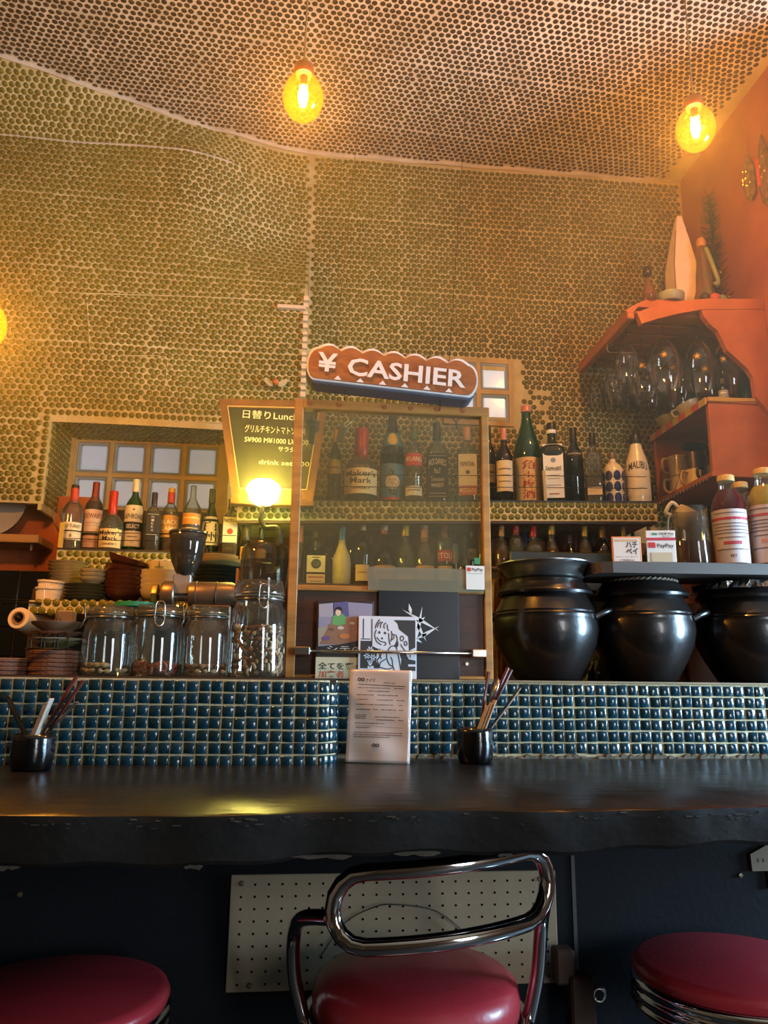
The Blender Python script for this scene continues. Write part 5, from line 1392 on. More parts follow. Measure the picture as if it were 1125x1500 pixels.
b = B(); put_text(b, 'LINE Pay', W * .2, H * .86, H * .10, -.0012, W * .48, .01); put_text(b, '使えます', W * .2, H * .785, H * .07, -.0012, W * .3); put_text(b, 'PayPay', W * .14, H * .46, H * .17, -.0012, W * .56, .012); b.build('lettering', M('ink 2a2420', '2a2420', .6), pn)
B().rbox(-W * .42, -W * .20, -.0016, 0, H * .45, H * .62, .0004).build('red_logo', M('signal red', 'c02a2a', .5), t)
B().box(-W * .26, -W * .12, -.0014, 0, H * .85, H * .92).build('green_logo', M('sign green', '3a8a5a', .5), t)
B().box(-W * .36, W * .36, -.0012, 0, 0.001, H * .30).build('beige_field', M('sign beige', 'b8a888', .5), t)
B().box(-W * .3, W * .3, .004, .05, 0, .003).build('foot', MATS['sign white'], t)

# juice bottles
JY = dict(red='red', yel=None)
LIQ['yellow'] = GL('cloudy yellow juice', 'e0cc40', 'd8c640', .92, .1)
PROF['juice'] = [(.95, 0), (1, .01), (1, .62), (.96, .68), (.78, .77), (.52, .84), (.44, .87), (.44, .93), (.46, .985), (.44, 1)]
def jl(c1, c2): return [(.02, .60, 84, 'bfb3ae', [('#-', c1, .80, .05, .9), ('#-', '6a5a58', .92, .02, .7), ('#-', '6a5a58', .72, .02, .8), ('#-', '6a5a58', .66, .02, .7), ('#-', '6a5a58', .60, .02, .75), ('#-', '6a5a58', .54, .02, .8), ('#-', '6a5a58', .46, .02, .6), ('#-', c2, .34, .06, .35), ('PET', '5a4a48', .10, .06, .12), ('#-', '6a5a58', .24, .02, .7)])]
GJ = 'juice bottles on the plank'
JGL = GL('thin juice bottle glass', 'fafaf6', None, 0, 0.9)
bottle('red juice bottle with gold cap and white small-print label', 1065, 698, 48, 1.835, plz(1.04), 'juice', 'clear', 'red', ('c4a060', .065), jl('a8303a', 'a8404a'), GJ, level=.84, body=JGL)
bottle('second red juice bottle half hidden behind the other juices', 1086, 708, 44, 1.925, plz(1.12), 'juice', 'clear', 'red', ('c4a060', .065), jl('a8303a', '8a2030'), GJ, level=.80, body=JGL)
bottle('yellow juice bottle with gold cap and white label', 1120, 688, 55, 1.825, plz(1.15), 'juice', 'clear', 'yellow', ('c4a060', .06), jl('a84840', 'c08a80'), GJ, level=.82, body=JGL)
# carafe with amber tea and a hanging white creamer
c = aty(1015, 818, 1.87)
t = thing('carafe', 'clear plastic carafe with amber tea beside the red juice', 'carafe', (c.x, 1.87, plz(c.x))); s = mpp(c); H = aty(1015, 745, 1.87).z - plz(c.x)
B().shell([(.001, .002), (27 * s, 0), (28 * s, .004), (26 * s, H * .5), (25 * s, H)], 28).build('jug', GL('scratched plastic', 'd8d2c4', '8a8070', .12, .8), t, True)
B().lathe([(.001, .004), (26 * s, .004), (25.5 * s, H * .42), (.001, H * .42)], 26).build('tea', GL('amber tea', 'b5702c', '7a4418', .45, .1), t, 50)
B().tube(smooth_path([(-24 * s, 0, H * .85), (-36 * s, -.01, H * .80), (-38 * s, -.01, H * .45), (-26 * s, 0, H * .25)], 5), .003, 6).build('handle', GL('plastic handle', 'c8c0b0', '8a8070', .5, .6), t, True)
c = aty(1005, 760, 1.97)
t = thing('creamer', 'white creamer cup hanging from a hook under the mug box', 'cup', c, rx=0.3, ry=.5); s = mpp(c)
B().lathe([(.001, -16 * s), (12 * s, -15 * s), (18 * s, -6 * s), (20 * s, 4 * s), (17 * s, 15 * s), (15 * s, 15 * s), (17 * s, 2 * s), (.001, -12 * s)], 26).build('body', M('white porcelain', 'd8c6a4', .3, coat=.3), t, 40)
B().tube(smooth_path([(-17 * s, 0, 8 * s), (-30 * s, 0, 10 * s), (-30 * s, 0, -6 * s), (-19 * s, 0, -6 * s)], 5), 3 * s, 8).build('handle', MATS['white porcelain'], t, True)
hk = Vector((c.x + .012, 1.97, 1.80)) - c
t2 = Matrix.Rotation(-.5, 3, 'Y') @ Matrix.Rotation(-.3, 3, 'X')
B().tube([(-30 * s, 0, 6 * s), tuple((t.matrix_basis.to_3x3().inverted() @ hk))], .0012, 5).build('hook', WIRE, t, True)
# crumpled clear bag behind the signs
c = aty(985, 790, 1.95)
t = thing('plastic_bag', 'crumpled clear plastic bag behind the cashless sign', 'bag', (c.x, 1.95, plz(c.x))); s = mpp(c)
B().lathe([(.001, 0), (26 * s, .002), (30 * s, 15 * s), (24 * s, 38 * s), (10 * s, 52 * s), (.001, 54 * s)], 26, sec=lambda a, i: 1 + .18 * math.sin(5 * a + i * 1.7) + .1 * math.sin(11 * a + 2 * i)).build('film', GL('crinkled film', 'e0d8c8', 'a89c84', .10, 1.3), t)
# things behind the pots
def behind(name, label, cat, px, yb, Y): p = aty(px, yb, Y); return thing(name, label, cat, (p.x, Y, PZ)), mpp(p)
t, s = behind('amber_jar', 'amber glass jar standing between two black pots', 'jar', 985, 997, 2.06)
B().lathe([(.001, 0), (24 * s, .001), (25 * s, .01), (24 * s, 70 * s), (16 * s, 80 * s), (16 * s, 88 * s)], 26).build('body', GL('amber jar glass', 'b5762c', '6a3a10', .4, 1.0), t, True)
B().lathe([(17 * s, 86 * s), (17 * s, 96 * s), (.001, 97 * s)], 22).build('lid', M('dark lid', '2a1c14', .4), t, 40)
t, s = behind('plastic_bag', 'crumpled grey film on the ledge between the first two pots', 'bag', 873, 997, 2.05)
B().lathe([(.001, 0), (30 * s, .001), (30 * s, 12 * s), (18 * s, 30 * s), (.001, 38 * s)], 22, sec=lambda a, i: 1 + .2 * math.sin(5 * a + i)).build('film', GL('grey film', 'a8a298', '6a6458', .35, 1.0), t)
t, s = behind('steel_canister', 'stainless steel canister with black base behind the pots', 'canister', 990, 997, 2.09)
B().rbox(-20 * s, 17 * s, .014, .04, 0, 128 * s, .002).build('body', M('dark plinth', '1a1614', .5), t)
B().rbox(-20 * s, 17 * s, .01, .035, 122 * s, 142 * s, .002).build('steel_top', M('brushed steel', 'b8a078', .3, metal=.9), t)
B().rbox(-6 * s, 20 * s, .008, .014, 100 * s, 114 * s, .001).build('red_tag', M('red cloth', '8a2a24', .7), t)
t, s = behind('snack_packet', 'orange snack packet beside the screen behind a black pot', 'packet', 729, 997, 2.0)
B().lathe([(.001, 0), (13 * s, 0), (14 * s, 60 * s), (12 * s, 120 * s), (9 * s, 140 * s), (10 * s, 150 * s), (.001, 150 * s)], 18, sec=lambda a, i: .75 + .25 * abs(math.cos(a)) + .05 * math.sin(7 * a + i)).build('packet', M('orange packet', 'b5562a', .4, var=.4, vscale=30, col2='c9b08a'), t)
B().lathe([(9 * s, 142 * s), (14 * s, 165 * s), (10 * s, 168 * s)], 14, sec=lambda a, i: .6 + .4 * abs(math.cos(a))).build('clear_top', GL('crinkled film', 'e0d8c8'), t)

# ---------------------------------------------------------------- glass rack shelf on the orange wall
t = thing('glass_rack', 'orange wooden wall shelf with slatted wine glass rack beneath', 'shelf', (0.99, 2.10, 2.30))
def n(px, py): p = aty(px, py, 2.10); return (p.x - .99, p.z - 2.30)
XR = RW - .99 - .002
top = [n(933, 457), n(965, 446), n(1000, 440), n(1040, 437), (XR, n(1100, 437)[1]), (XR, n(1110, 452)[1]), n(1030, 453), n(995, 459), n(962, 467), n(940, 474)]
B().prism(top, 0, .022).build('end_board', OWOOD, t)
zt = n(1040, 437)[1]
B().prism([(0, .0), (.03, .035), (XR, .035), (XR, zt - .002), (.06, zt - .004), (.02, .042), (-.012, .022)], .022, .45).build('top_board', OWOOD, t)
B().rbox(-.012, .012, .012, .45, -.012, .012, .003).build('edge_strip', OWOOD, t)
for k in range(6):
    y = .03 + k * .073; B().rbox(.018 + .002 * k, XR, y, y + .058, .016, .026, .002).build('slat', M('orange brown slat', 'a8602c', .5, var=.3, vscale=8), t)
br = [n(1028, 453), n(1031, 462), n(1040, 474), n(1052, 484), n(1060, 500), n(1066, 513), n(1080, 525), n(1096, 540), n(1104, 552), n(1108, 580), (XR, n(1112, 615)[1]), (XR, n(1110, 452)[1])]
B().prism(br, .002, .022).build('bracket', OWOOD, t)
B().prism([(x, z) for x, z in br], .42, .44).build('bracket', OWOOD, t)
B().tube(smooth_path([(.0, .20, .01), (-.002, .20, -.035), (.02, .20, -.04), (.10, .20, -.036)], 4), .0022, 6).build('wire_hook', M('pale wire', 'c8ac78', .35, metal=.8), t, True)

WG_ = GL('wine glass', 'fbfbf8', None, 0.0, 1.1)
def glass_tree(R, Hb, stem):
    p = [(R * .80, 0), (R * .88, Hb * .12), (R, Hb * .40), (R * .96, Hb * .55), (R * .72, Hb * .80), (R * .36, Hb * .95), (.006, Hb), (.0035, Hb + .012), (.0034, Hb + stem - .012), (.010, Hb + stem - .003), (R * .75, Hb + stem), (R * .75, Hb + stem + .0015), (.001, Hb + stem + .003)]
    return p
big = B().shell(glass_tree(.056, .165, .063), 26).mesh('bowl', True); big.materials.append(WG_)
sm = B().shell(glass_tree(.038, .125, .070), 22).mesh('bowl', True); sm.materials.append(WG_)
fl = B().shell(glass_tree(.026, .12, .07), 20).mesh('bowl', True); fl.materials.append(WG_)
bd_ = B().lathe([(.001, 0), (.013, 0), (.013, .0012), (.001, .0014)], 16, axis='y').mesh('badge'); bd_.materials.append(M('black badge', '181410', .5))
star = B().prism([(.010 * (1 if k % 2 == 0 else .42) * math.sin(k * math.pi / 5), .010 * (1 if k % 2 == 0 else .42) * math.cos(k * math.pi / 5)) for k in range(10)], -.0012, 0).mesh('star'); star.materials.append(M('gold star', 'c99a4a', .4))
ZF = 2.30 + .028
spots = [(1.125, 2.185, 'b', 'nearest the end board, second from the rack edge'), (1.238, 2.180, 'b', 'between the two badge glasses by the end board'), (1.335, 2.185, 'b', 'closest to the bracket by the wall'),
         (1.095, 2.275, 'b', 'behind the end row near the rack edge'), (1.205, 2.275, 'b', 'in the second row behind the end board'), (1.31, 2.275, 'b', 'in the second row by the wall'),
         (1.15, 2.37, 'b', 'in the third row of the rack'), (1.26, 2.37, 'b', 'in the third row near the wall'),
         (1.02, 2.225, 's', 'alone at the rack edge beside the wire hook'), (1.03, 2.36, 's', 'at the rack edge above the white liqueur bottle'), (1.06, 2.42, 's', 'behind the rack edge over the blue dotted bottle'),
         (1.02, 2.50, 'f', 'last at the rack edge against the tiles'), (1.075, 2.505, 'f', 'second along the tiled wall'), (1.13, 2.50, 'f', 'third along the tiled wall'), (1.19, 2.47, 's', 'fourth along the tiled wall'), (1.28, 2.47, 's', 'fifth along the tiled wall'), (1.37, 2.40, 's', 'tucked between the wall and the third row')]
for (x, y, k, w_) in spots:
    me = dict(b=big, s=sm, f=fl)[k]; Htot = dict(b=.228, s=.195, f=.19)[k]
    kind = dict(b='large clear wine glass', s='small clear wine glass', f='slim clear flute')[k]
    t = thing('wine_glass', '%s hanging upside down %s' % (kind, w_), 'glass', (x, y, ZF - Htot), math.atan2(-x, y), 'stemware hanging from the rack')
    link('bowl', me, None, t)
    if k == 'b':
        o = link('badge', bd_, None, t); o.location = (random.uniform(-.006, .006), -.0552, .085); o2 = link('star', star, None, o); o2.location = (0, 0, 0)

# ---------------------------------------------------------------- mug box on the wall
x0, x1, y0, y1, z0, z1 = 1.222, RW - .002, 2.12, 2.50, 1.802, 2.03
t = thing('mug_box', 'open orange wooden box on the wall holding mugs', 'shelf', (x0, y0, z0))
dx, dy, dz = x1 - x0, y1 - y0, z1 - z0
B().rbox(0, dx, 0, .018, 0, dz, .002).build('end_panel', OWOOD, t); B().rbox(0, dx, dy - .015, dy, 0, dz, .002).build('end_panel', OWOOD, t)
B().rbox(-.008, dx, -.004, dy, -.012, .004, .002).build('bottom_board', OWOOD, t); B().rbox(-.008, dx, -.004, dy, dz - .004, dz + .010, .002).build('top_board', OWOOD, t)
B().box(dx - .008, dx, .018, dy - .015, .004, dz - .004).build('back_panel', M('brick red panel', '8a3420', .5), t)
for k in range(9):
    B().box(-.012, -.007, k * .0425 - .004, k * .0425 + .036, dz - .012, dz + .011).build('tape_piece', M('yellow tape', 'b5923a', .5) if k % 2 == 0 else M('red tape', 'b54a30', .5), t)
B().prism([(-.004, -.0), (.03, .002), (.09, .001), (dx, .006), (dx, -.004), (.05, -.012), (.0, -.012)], -.006, .05).xf(Matrix.Translation((0, 0, dz + .012))).build('tape_fold', MATS['yellow tape'], t)
b = B()
for k in range(17): b.tube([(-.009, .02 + k * .021, -.008), (-.014, .02 + k * .021, -.02)], .0012, 5)
b.build('tack_row', M('grey tacks', '8a7a60', .4, metal=.6), t)
IV = M('ivory mug glaze', 'c9b890', .3, coat=.3)
def mug(label, x, y, z, R, H, rz=2.6, mat=IV):
    t = thing('mug', label, 'mug', (x, y, z), rz, 'mugs in the orange box')
    B().lathe([(.001, .002), (R * .9, 0), (R, .004), (R, H), (R * .92, H), (R * .9, .008), (.001, .006)], 24).build('body', mat, t, 40)
    B().tube(smooth_path([(R * .95, 0, H * .85), (R * 1.65, 0, H * .82), (R * 1.65, 0, H * .28), (R * .95, 0, H * .18)], 5), .005, 8).build('handle', mat, t, True)
mug('ivory mug lowest in the far end of the orange box', 1.285, 2.445, z0 + .004, .038, .068, 3.3)
mug('ivory mug stacked on another mug in the orange box', 1.285, 2.445, z0 + .073, .037, .075, 3.2)
mug('wide ivory mug in the middle of the orange box', 1.29, 2.345, z0 + .004, .042, .066, 3.5)
mug('black mug lying by the near end of the orange box', 1.29, 2.245, z0 + .004, .036, .05, 3.4, M('black mug glaze', '14100e', .3, coat=.4))
for (x, y, z, lb) in ((1.275, 2.33, z0 + .15, 'black coffee handle sticking out above the wide mug'), (1.285, 2.20, z0 + .165, 'black coffee handle sticking out near the end panel')):
    t = thing('portafilter', lb, 'coffee handle', (x, y, z), 0, 'coffee machine handles')
    B().lathe([(.001, -.035), (.014, -.034), (.017, -.01), (.015, .03), (.010, .05)], 16, axis='x').build('handle', M('black bakelite', '120d0b', .3, coat=.3), t, 40)
    B().lathe([(.012, .045), (.022, .05), (.022, .07), (.001, .07)], 16, axis='x').build('basket', ST2, t, 40)
    B().box(.05, .10, -.006, .006, -.006, .006).build('mount', WIRE, t)
t = thing('moka_cup', 'steel and glass tumbler standing on the wide mug', 'tumbler', (1.29, 2.345, z0 + .071))
B().lathe([(.001, 0), (.028, 0), (.030, .06), (.027, .06), (.026, .004), (.001, .003)], 20).build('body', M('brushed dark steel', '6a5c48', .3, metal=.8), t, 40)
B().box(.026, .034, -.004, .004, .01, .055).build('grip', M('black grip', '120d0b', .4), t)
# on top of the mug box
zt = z1 + .011
bottle('tiny dark bottle with white cap on the mug box', 1060, 555, 15, 2.165, zt, 'std', 'dark', 'black', ('c9b48c', .2), [(.2, .5, 60, '8a8a80', [('#-', 'd0c8b0', .5, .2, .5)])], 'small bottles on the mug box')
bottle('slender dark green bottle on the mug box by the bracket', 1092, 535, 20, 2.19, zt, 'slim', 'dgreen', 'black', ('b59a4a', .12), [], 'small bottles on the mug box')
t = thing('teacup', 'ivory teacup tilted on the taped top of the mug box', 'cup', (1.262, 2.29, zt + .008), 2.9, ry=.35)
B().lathe([(.001, 0), (.020, 0), (.034, .018), (.040, .042), (.037, .042), (.030, .016), (.001, .005)], 22).build('body', IV, t, 40)
B().tube(smooth_path([(.036, 0, .034), (.056, 0, .034), (.054, 0, .014), (.032, 0, .012)], 5), .0038, 8).build('handle', IV, t, True)
t = thing('rice_bowl', 'pale green bowl at the far end on the mug box', 'bowl', (1.262, 2.43, zt))
B().lathe([(.001, 0), (.024, 0), (.026, .006), (.045, .022), (.054, .046), (.050, .046), (.04, .02), (.001, .008)], 24).build('body', M('celadon glaze', 'a8a684', .3, coat=.3), t, 40)

# ---------------------------------------------------------------- curios on top of the rack
ZT = 2.30 + n(1040, 437)[1] - .001
c = aty(981, 437, 2.145)
t = thing('incense_dish', 'pale grey green dish on top of the orange rack', 'dish', (c.x, 2.145, ZT)); s = mpp(c)
B().lathe([(.001, 0), (17 * s, 0), (20 * s, 4 * s), (21 * s, 12 * s), (19 * s, 13 * s), (.001, 11 * s)], 26).build('dish', M('grey green glaze', '8f9684', .35), t, 40)
c = aty(951, 437, 2.135)
t = thing('scent_bottle', 'small amber scent bottle with black stopper on the rack', 'bottle', (c.x, 2.135, ZT - .006)); s = mpp(c)
B().lathe([(.001, 0), (9 * s, 0), (10 * s, 14 * s), (7 * s, 24 * s), (3 * s, 34 * s), (3 * s, 44 * s)], 18).build('body', GL('honey glass', 'd8a850', '8a5a1c', .4, 1.0), t, True)
B().lathe([(3.5 * s, 40 * s), (7 * s, 46 * s), (5 * s, 56 * s), (.001, 58 * s)], 14).build('stopper', M('black stopper', '1c1612', .3), t, True)
c = aty(1004, 437, 2.25)
SC = 1.5
t = thing('paper_lantern', 'tall pale pink folded paper cone on the rack', 'ornament', (c.x, 2.25, ZT)); s = mpp(c)
B().lathe([(.035, 0), (.062, .06), (.058, .19), (.034, .30), (.012, .385), (.001, .39)], 5).build('paper', M('pale pink paper', 'd8c0b4', .7, var=.15, vscale=20), t)
b = B()
for k in range(5):
    a = 2 * math.pi * k / 5; b.tube([(q_ * math.cos(a), q_ * math.sin(a), h_) for q_, h_ in ((.036, 0), (.063, .06), (.059, .19), (.035, .30), (.002, .391))], .0014, 5)
b.build('rib', M('brown rib', '6a3c20', .5), t)
c = aty(1052, 437, 2.33)
t = thing('tinsel_tree', 'dark bristly tinsel tree with gold tips on the rack', 'ornament', (c.x, 2.33, ZT)); s = mpp(c)
B().lathe([(.03, 0), (.032, .01), (.008, .02), (.006, .50), (.001, .54)], 12).build('trunk', M('dark stem', '2a1a10', .6), t, True)
b = B(); g = B()
for k in range(600):
    h = random.uniform(.03, .54); L = .075 * (1 - h / .62) + .014; a = random.uniform(0, 6.28)
    p0 = Vector((0, 0, h)); p1 = p0 + Vector((L * math.cos(a), L * math.sin(a), .016)); b.tube([p0, p1], [.0013, .0006], 3)
    if h > .33 and random.random() < .6: g.lathe([(.0003, -.004), (.0017, 0), (.0003, .005)], 5, tuple(p1))
tag(b.build('bristles', M('dark olive tinsel', '2c2a14', .4), t), kind='stuff'); tag(g.build('gold_tips', M('gold tinsel', 'e8c060', .2, metal=.8), t), kind='stuff')
for (dx_, h) in ((-.018, .20), (.004, .11)):
    B().prism([(.006 * (1 if k % 2 == 0 else .42) * math.sin(k * math.pi / 5), .006 * (1 if k % 2 == 0 else .42) * math.cos(k * math.pi / 5)) for k in range(10)], -.06, -.058).xf(Matrix.Translation((dx_, 0, h))).build('star', M('gold star', 'c99a4a', .4), t)
c = aty(1034, 437, 2.165)
t = thing('cloth_figurine', 'draped cloth figurine in brown, green and red on the rack', 'figurine', (c.x, 2.165, ZT)); s = mpp(c)
B().lathe([(.001, 0), (.030, 0), (.034, .03), (.026, .07), (.022, .12), (.016, .18), (.014, .22), (.001, .225)], 24, sec=lambda a, i: 1 + .14 * math.sin(4 * a + i * .7) + .06 * math.sin(9 * a - i)).build('robe', M('brown silk', '7a4a26', .4, var=.6, vscale=25, col2='54502a'), t, True)
B().lathe([(.001, .215), (.013, .222), (.016, .238), (.011, .252), (.001, .258)], 16).build('head', M('ochre head', 'b07a3a', .5), t, True)
B().tube(smooth_path([(.006, -.014, .21), (.02, -.02, .15), (.035, -.02, .09), (.02, -.03, .07)], 5), [.008] * 15 + [.012], 8).build('sash', M('sage green silk', '7a8052', .4), t, True)
for (x, y, z, r, mt) in ((-.02, -.03, .022, .017, M('dark cloth ball', '3a2a18', .6)), (.008, -.036, .018, .018, M('red cloth ball', 'b04a30', .5)), (.036, -.028, .020, .017, M('moss cloth ball', '6f7648', .6))):
    B().lathe([(.0005, -r)] + [(r * math.cos(a) * (1 + .06 * math.sin(5 * a)), r * math.sin(a)) for a in np.linspace(-1.4, 1.4, 9)] + [(.0005, r)], 14, (x, y, z)).build('cloth_ball', mt, t, True)
# dried grass beside the cone
c = aty(984, 430, 2.26)
t = thing('dried_grass', 'tuft of dried golden grass standing behind the grey dish', 'dried grass', (c.x, 2.26, ZT))
for k in range(22):
    a = random.uniform(-.8, .8); L = random.uniform(.07, .14)
    B().tube([(0, 0, 0), (a * .02, random.uniform(-.01, .01), L * .5), (a * .075, random.uniform(-.02, .02), L)], [.0014, .0012, .0004], 4).build('blade', M('golden grass', 'a8843c', .6), t)
# charms on the orange wall
for (px, py, L, lb, mt) in ((1098, 260, .17, 'dark leaf-shaped charm with gold specks hanging on the orange wall', M('dark bronze cloth', '54401c', .4, var=.6, vscale=60, col2='8a6a2a')), (1120, 250, .26, 'brown wrapped charm with a red strip hanging on the orange wall', M('brown wrapped cloth', '4a3218', .5, var=.5, vscale=40, col2='7a5a28'))):
    c = atx(px, py, RW - .014)
    t = thing('wall_charm', lb, 'charm', c, math.radians(-90), 'charms on the orange wall')
    B().lathe([(.001, -L / 2), (.018, -L * .40), (.026, -L * .15), (.024, L * .15), (.012, L * .38), (.004, L * .5)], 12, sec=lambda a, i: .45 + .55 * abs(math.cos(a))).build('body', mt, t)
    B().tube([(0, 0, L * .48), (.003, .004, L * .5 + .08)], .0014, 5).build('string', CORD, t)
    b = B()
    for k in range(14):
        z = random.uniform(-.2, .2) * L; x = random.uniform(-.02, .02); b.lathe([(.0003, -.003), (.0022, 0), (.0003, .004)], 5, (x, -.013, z))
    b.build('specks', MATS['gold tinsel'], t)
    if L > .2: B().rbox(-.016, -.004, -.020, -.012, -.05, .05, .002).build('red_strip', M('vermilion strip', 'c0401c', .5), t)
# ================================================================ foreground: stools, board, cutlery
VINYL = M('red vinyl', 'b43540', .34, var=.12, vscale=4, bump=.12, bscale=120, coat=.15)
CHROME = M('chrome', 'c4c4c6', .09, metal=1)


def stool(label, x, y, z, R, rot=0.0, back=False):
    t = thing('bar_stool', label, 'stool', (x, y, 0), rot, 'red bar stools')
    if back:
        p = [(.001, z - .07), (R * .93, z - .07), (R * .985, z - .056), (R, z - .035), (R * .97, z - .016), (R * .88, z - .005), (R * .6, z + .002), (.001, z + .004)]
    else:
        p = [(.001, z - .022), (R * .975, z - .022), (R * .995, z - .012), (R * .97, z - .003), (R * .9, z + .001), (.001, z + .004)]
    B().lathe(p, 56).build('seat_cushion', VINYL, t, 60)
    zb = z - (.07 if back else .022)
    prof = [(R * .97, zb)]
    if not back:
        for k in range(3):
            zz = zb - .004 - k * .017; prof += [(R * 1.0, zz), (R * 1.012, zz - .005), (R * 1.0, zz - .010), (R * .975, zz - .0135)]
        prof += [(R * .8, zb - .058)]
        B().lathe(prof, 56).build('ribbed_band', CHROME, t, True); low = zb - .058
    else:
        B().tube([(R * 1.05 * math.cos(a), R * 1.05 * math.sin(a), zb + .002) for a in np.linspace(0, 6.283, 41)[:-1]], .011, 10, True).build('seat_ring', CHROME, t, True); low = zb
        B().lathe([(R * .93, zb), (R * .9, zb - .012), (R * .3, zb - .03)], 40).build('seat_pan', DARKWALL, t, 40)
        low = zb - .03
    B().lathe([(.06, low + .012), (.05, low - .01), (.032, low - .03), (.030, .05), (.05, .04), (.19, .02), (.20, .006), (.2, .0)], 36).build('pedestal', CHROME, t, 40)
    if back:
        zc = z + .140; hh = .046; RR = .30; am = math.radians(-84); hs = math.radians(31); rb = R * 1.24
        def lp(u, h): th = am + hs * u; d_ = RR - rb; return (RR * math.cos(th) - d_ * math.cos(am), RR * math.sin(th) - d_ * math.sin(am), zc + h + .013 * u)
        pts = [(-.72 + 1.44 * k / 12, hh) for k in range(13)] + [(.72 + .28 * math.sin(math.pi * k / 8), hh * math.cos(math.pi * k / 8)) for k in range(1, 8)]
        pts += [(.72 - 1.44 * k / 12, -hh) for k in range(13)] + [(-.72 - .28 * math.sin(math.pi * k / 8), -hh * math.cos(math.pi * k / 8)) for k in range(1, 8)]
        P = [lp(u, h) for u, h in pts]
        B().tube(P, .0115, 12, True).build('backrest_loop', CHROME, t, True)
        def pol(r, deg, zz): return (r * math.cos(math.radians(deg)), r * math.sin(math.radians(deg)), zz)
        for path in ([lp(-1.0, -.010), pol(rb * 1.05, -149, zc - .040), pol(R * 1.22, -166, zc - .075), pol(R * 1.18, -174, z), pol(R * 1.06, -176, zb)],
                     [lp(.98, -.014), pol(R * 1.22, -22, zc - .06), pol(R * 1.16, -16, z), pol(R * 1.06, -12, zb)]):
            B().tube(smooth_path(path, 6), .0105, 10).build('support_tube', CHROME, t, True)
    return t


stool('red vinyl stool with a looped chrome backrest before the pegboard', .192, 1.292, .747, .158, back=True)
stool('flat red vinyl stool with chrome band standing before the plain dark panel', -.340, 1.285, .731, .166)
stool('flat red vinyl stool with chrome band beside the little card house', .716, 1.305, .738, .163)

# pegboard
t = thing('pegboard', 'beige pegboard screwed to the dark panel under the counter', 'pegboard', (.187, 1.4965, .648))
W, H = .592, .188
B().rbox(-W / 2, W / 2, -.003, .0035, 0, H, .0012).build('board', M('beige hardboard', '9a8c72', .7, var=.15, vscale=9, bump=.1, bscale=150), t)
b = B(); nx_, nz_ = 24, 9
for i in range(nx_):
    for j in range(nz_):
        b.lathe([(.0001, -.0034), (.0022, -.0034)], 8, (-W / 2 + .019 + i * (W - .038) / (nx_ - 1), 0, .012 + j * (H - .028) / (nz_ - 1)), 'y')
tag(b.build('peg_holes', M('black hole', '0c0a08', .9), t), kind='stuff')
for (x, z) in ((-W / 2 + .019, H - .014), (-W / 2 + .040, .010), (W / 2 - .05, .010), (W / 2 - .03, H - .014)):
    B().lathe([(.0001, -.006), (.004, -.0055), (.005, -.003)], 12, (x, 0, z), 'y').build('screw', M('dull screw', '6a6250', .4, metal=.7), t)
c0 = aty(470, 1400, 1.485); c1 = aty(575, 1325, 1.48); c2 = aty(690, 1375, 1.485)
t = thing('loose_wire', 'thin wire bowed across the pegboard', 'wire', c0)
B().tube(smooth_path([tuple(p - c0) for p in (c0, aty(505, 1352, 1.483), aty(545, 1330, 1.482), c1, aty(640, 1335, 1.482), c2)], 5), .0012, 5).build('strand', M('grey wire', '4c4a40', .4, metal=.4), t, True)
# small things on the dark panel
c = aty(1125, 1258, 1.494)
t = thing('card_house', 'small beige house-shaped card on the dark panel under the counter', 'card', c)
s = mpp(c)
B().prism([(-27 * s, -16 * s), (30 * s, -16 * s), (30 * s, 14 * s), (0, 20 * s), (-28 * s, 7 * s)], -.003, .006).build('card', M('beige card', '6f6452', .7, var=.2), t)
for (x, z) in ((-18, -4), (-10, -4)): B().box(x * s, (x + 2) * s, -.0036, -.003, z * s, (z + 5) * s).build('window_mark', M('dark mark', '1c1712', .7), t)
B().box(-2 * s, 8 * s, -.002, .005, -40 * s, -16 * s).build('stem', MATS['beige card'], t)
for (px, py) in ((29, 1310), (1084, 1282)):
    c = aty(px, py, 1.499); o = tag(B().lathe([(.0001, -.004), (.004, -.0035), (.005, 0), (.001, .002)], 12, (0, 0, 0), 'y').build('wall_screw', M('dull screw', '6a6250', .4, metal=.7)), 'small round screw in the dark panel ' + ('above the plain dark panel stool' if px < 500 else 'beside the card house'), 'screw'); o.location = c
c = aty(850, 1500, 1.46)
t = thing('wood_offcut', 'dark brown wooden batten leaning beside the pegboard', 'wood', (c.x, 1.455, 0))
B().rbox(-.022, .022, -.02, .02, 0, aty(850, 1425, 1.455).z, .004).build('batten', M('dark brown batten', '3a2416', .7, var=.4), t)
B().rbox(-.045, -.010, -.012, .02, aty(850, 1440, 1.455).z, aty(840, 1388, 1.455).z, .004).build('cleat', MATS['dark brown batten'], t)
B().lathe([(.010, 0), (.014, .002), (.010, .004), (.007, .002)], 12, (.028, -.02, aty(862, 1452, 1.455).z), 'y', close=True).build('iron_ring', ST2, t, True)

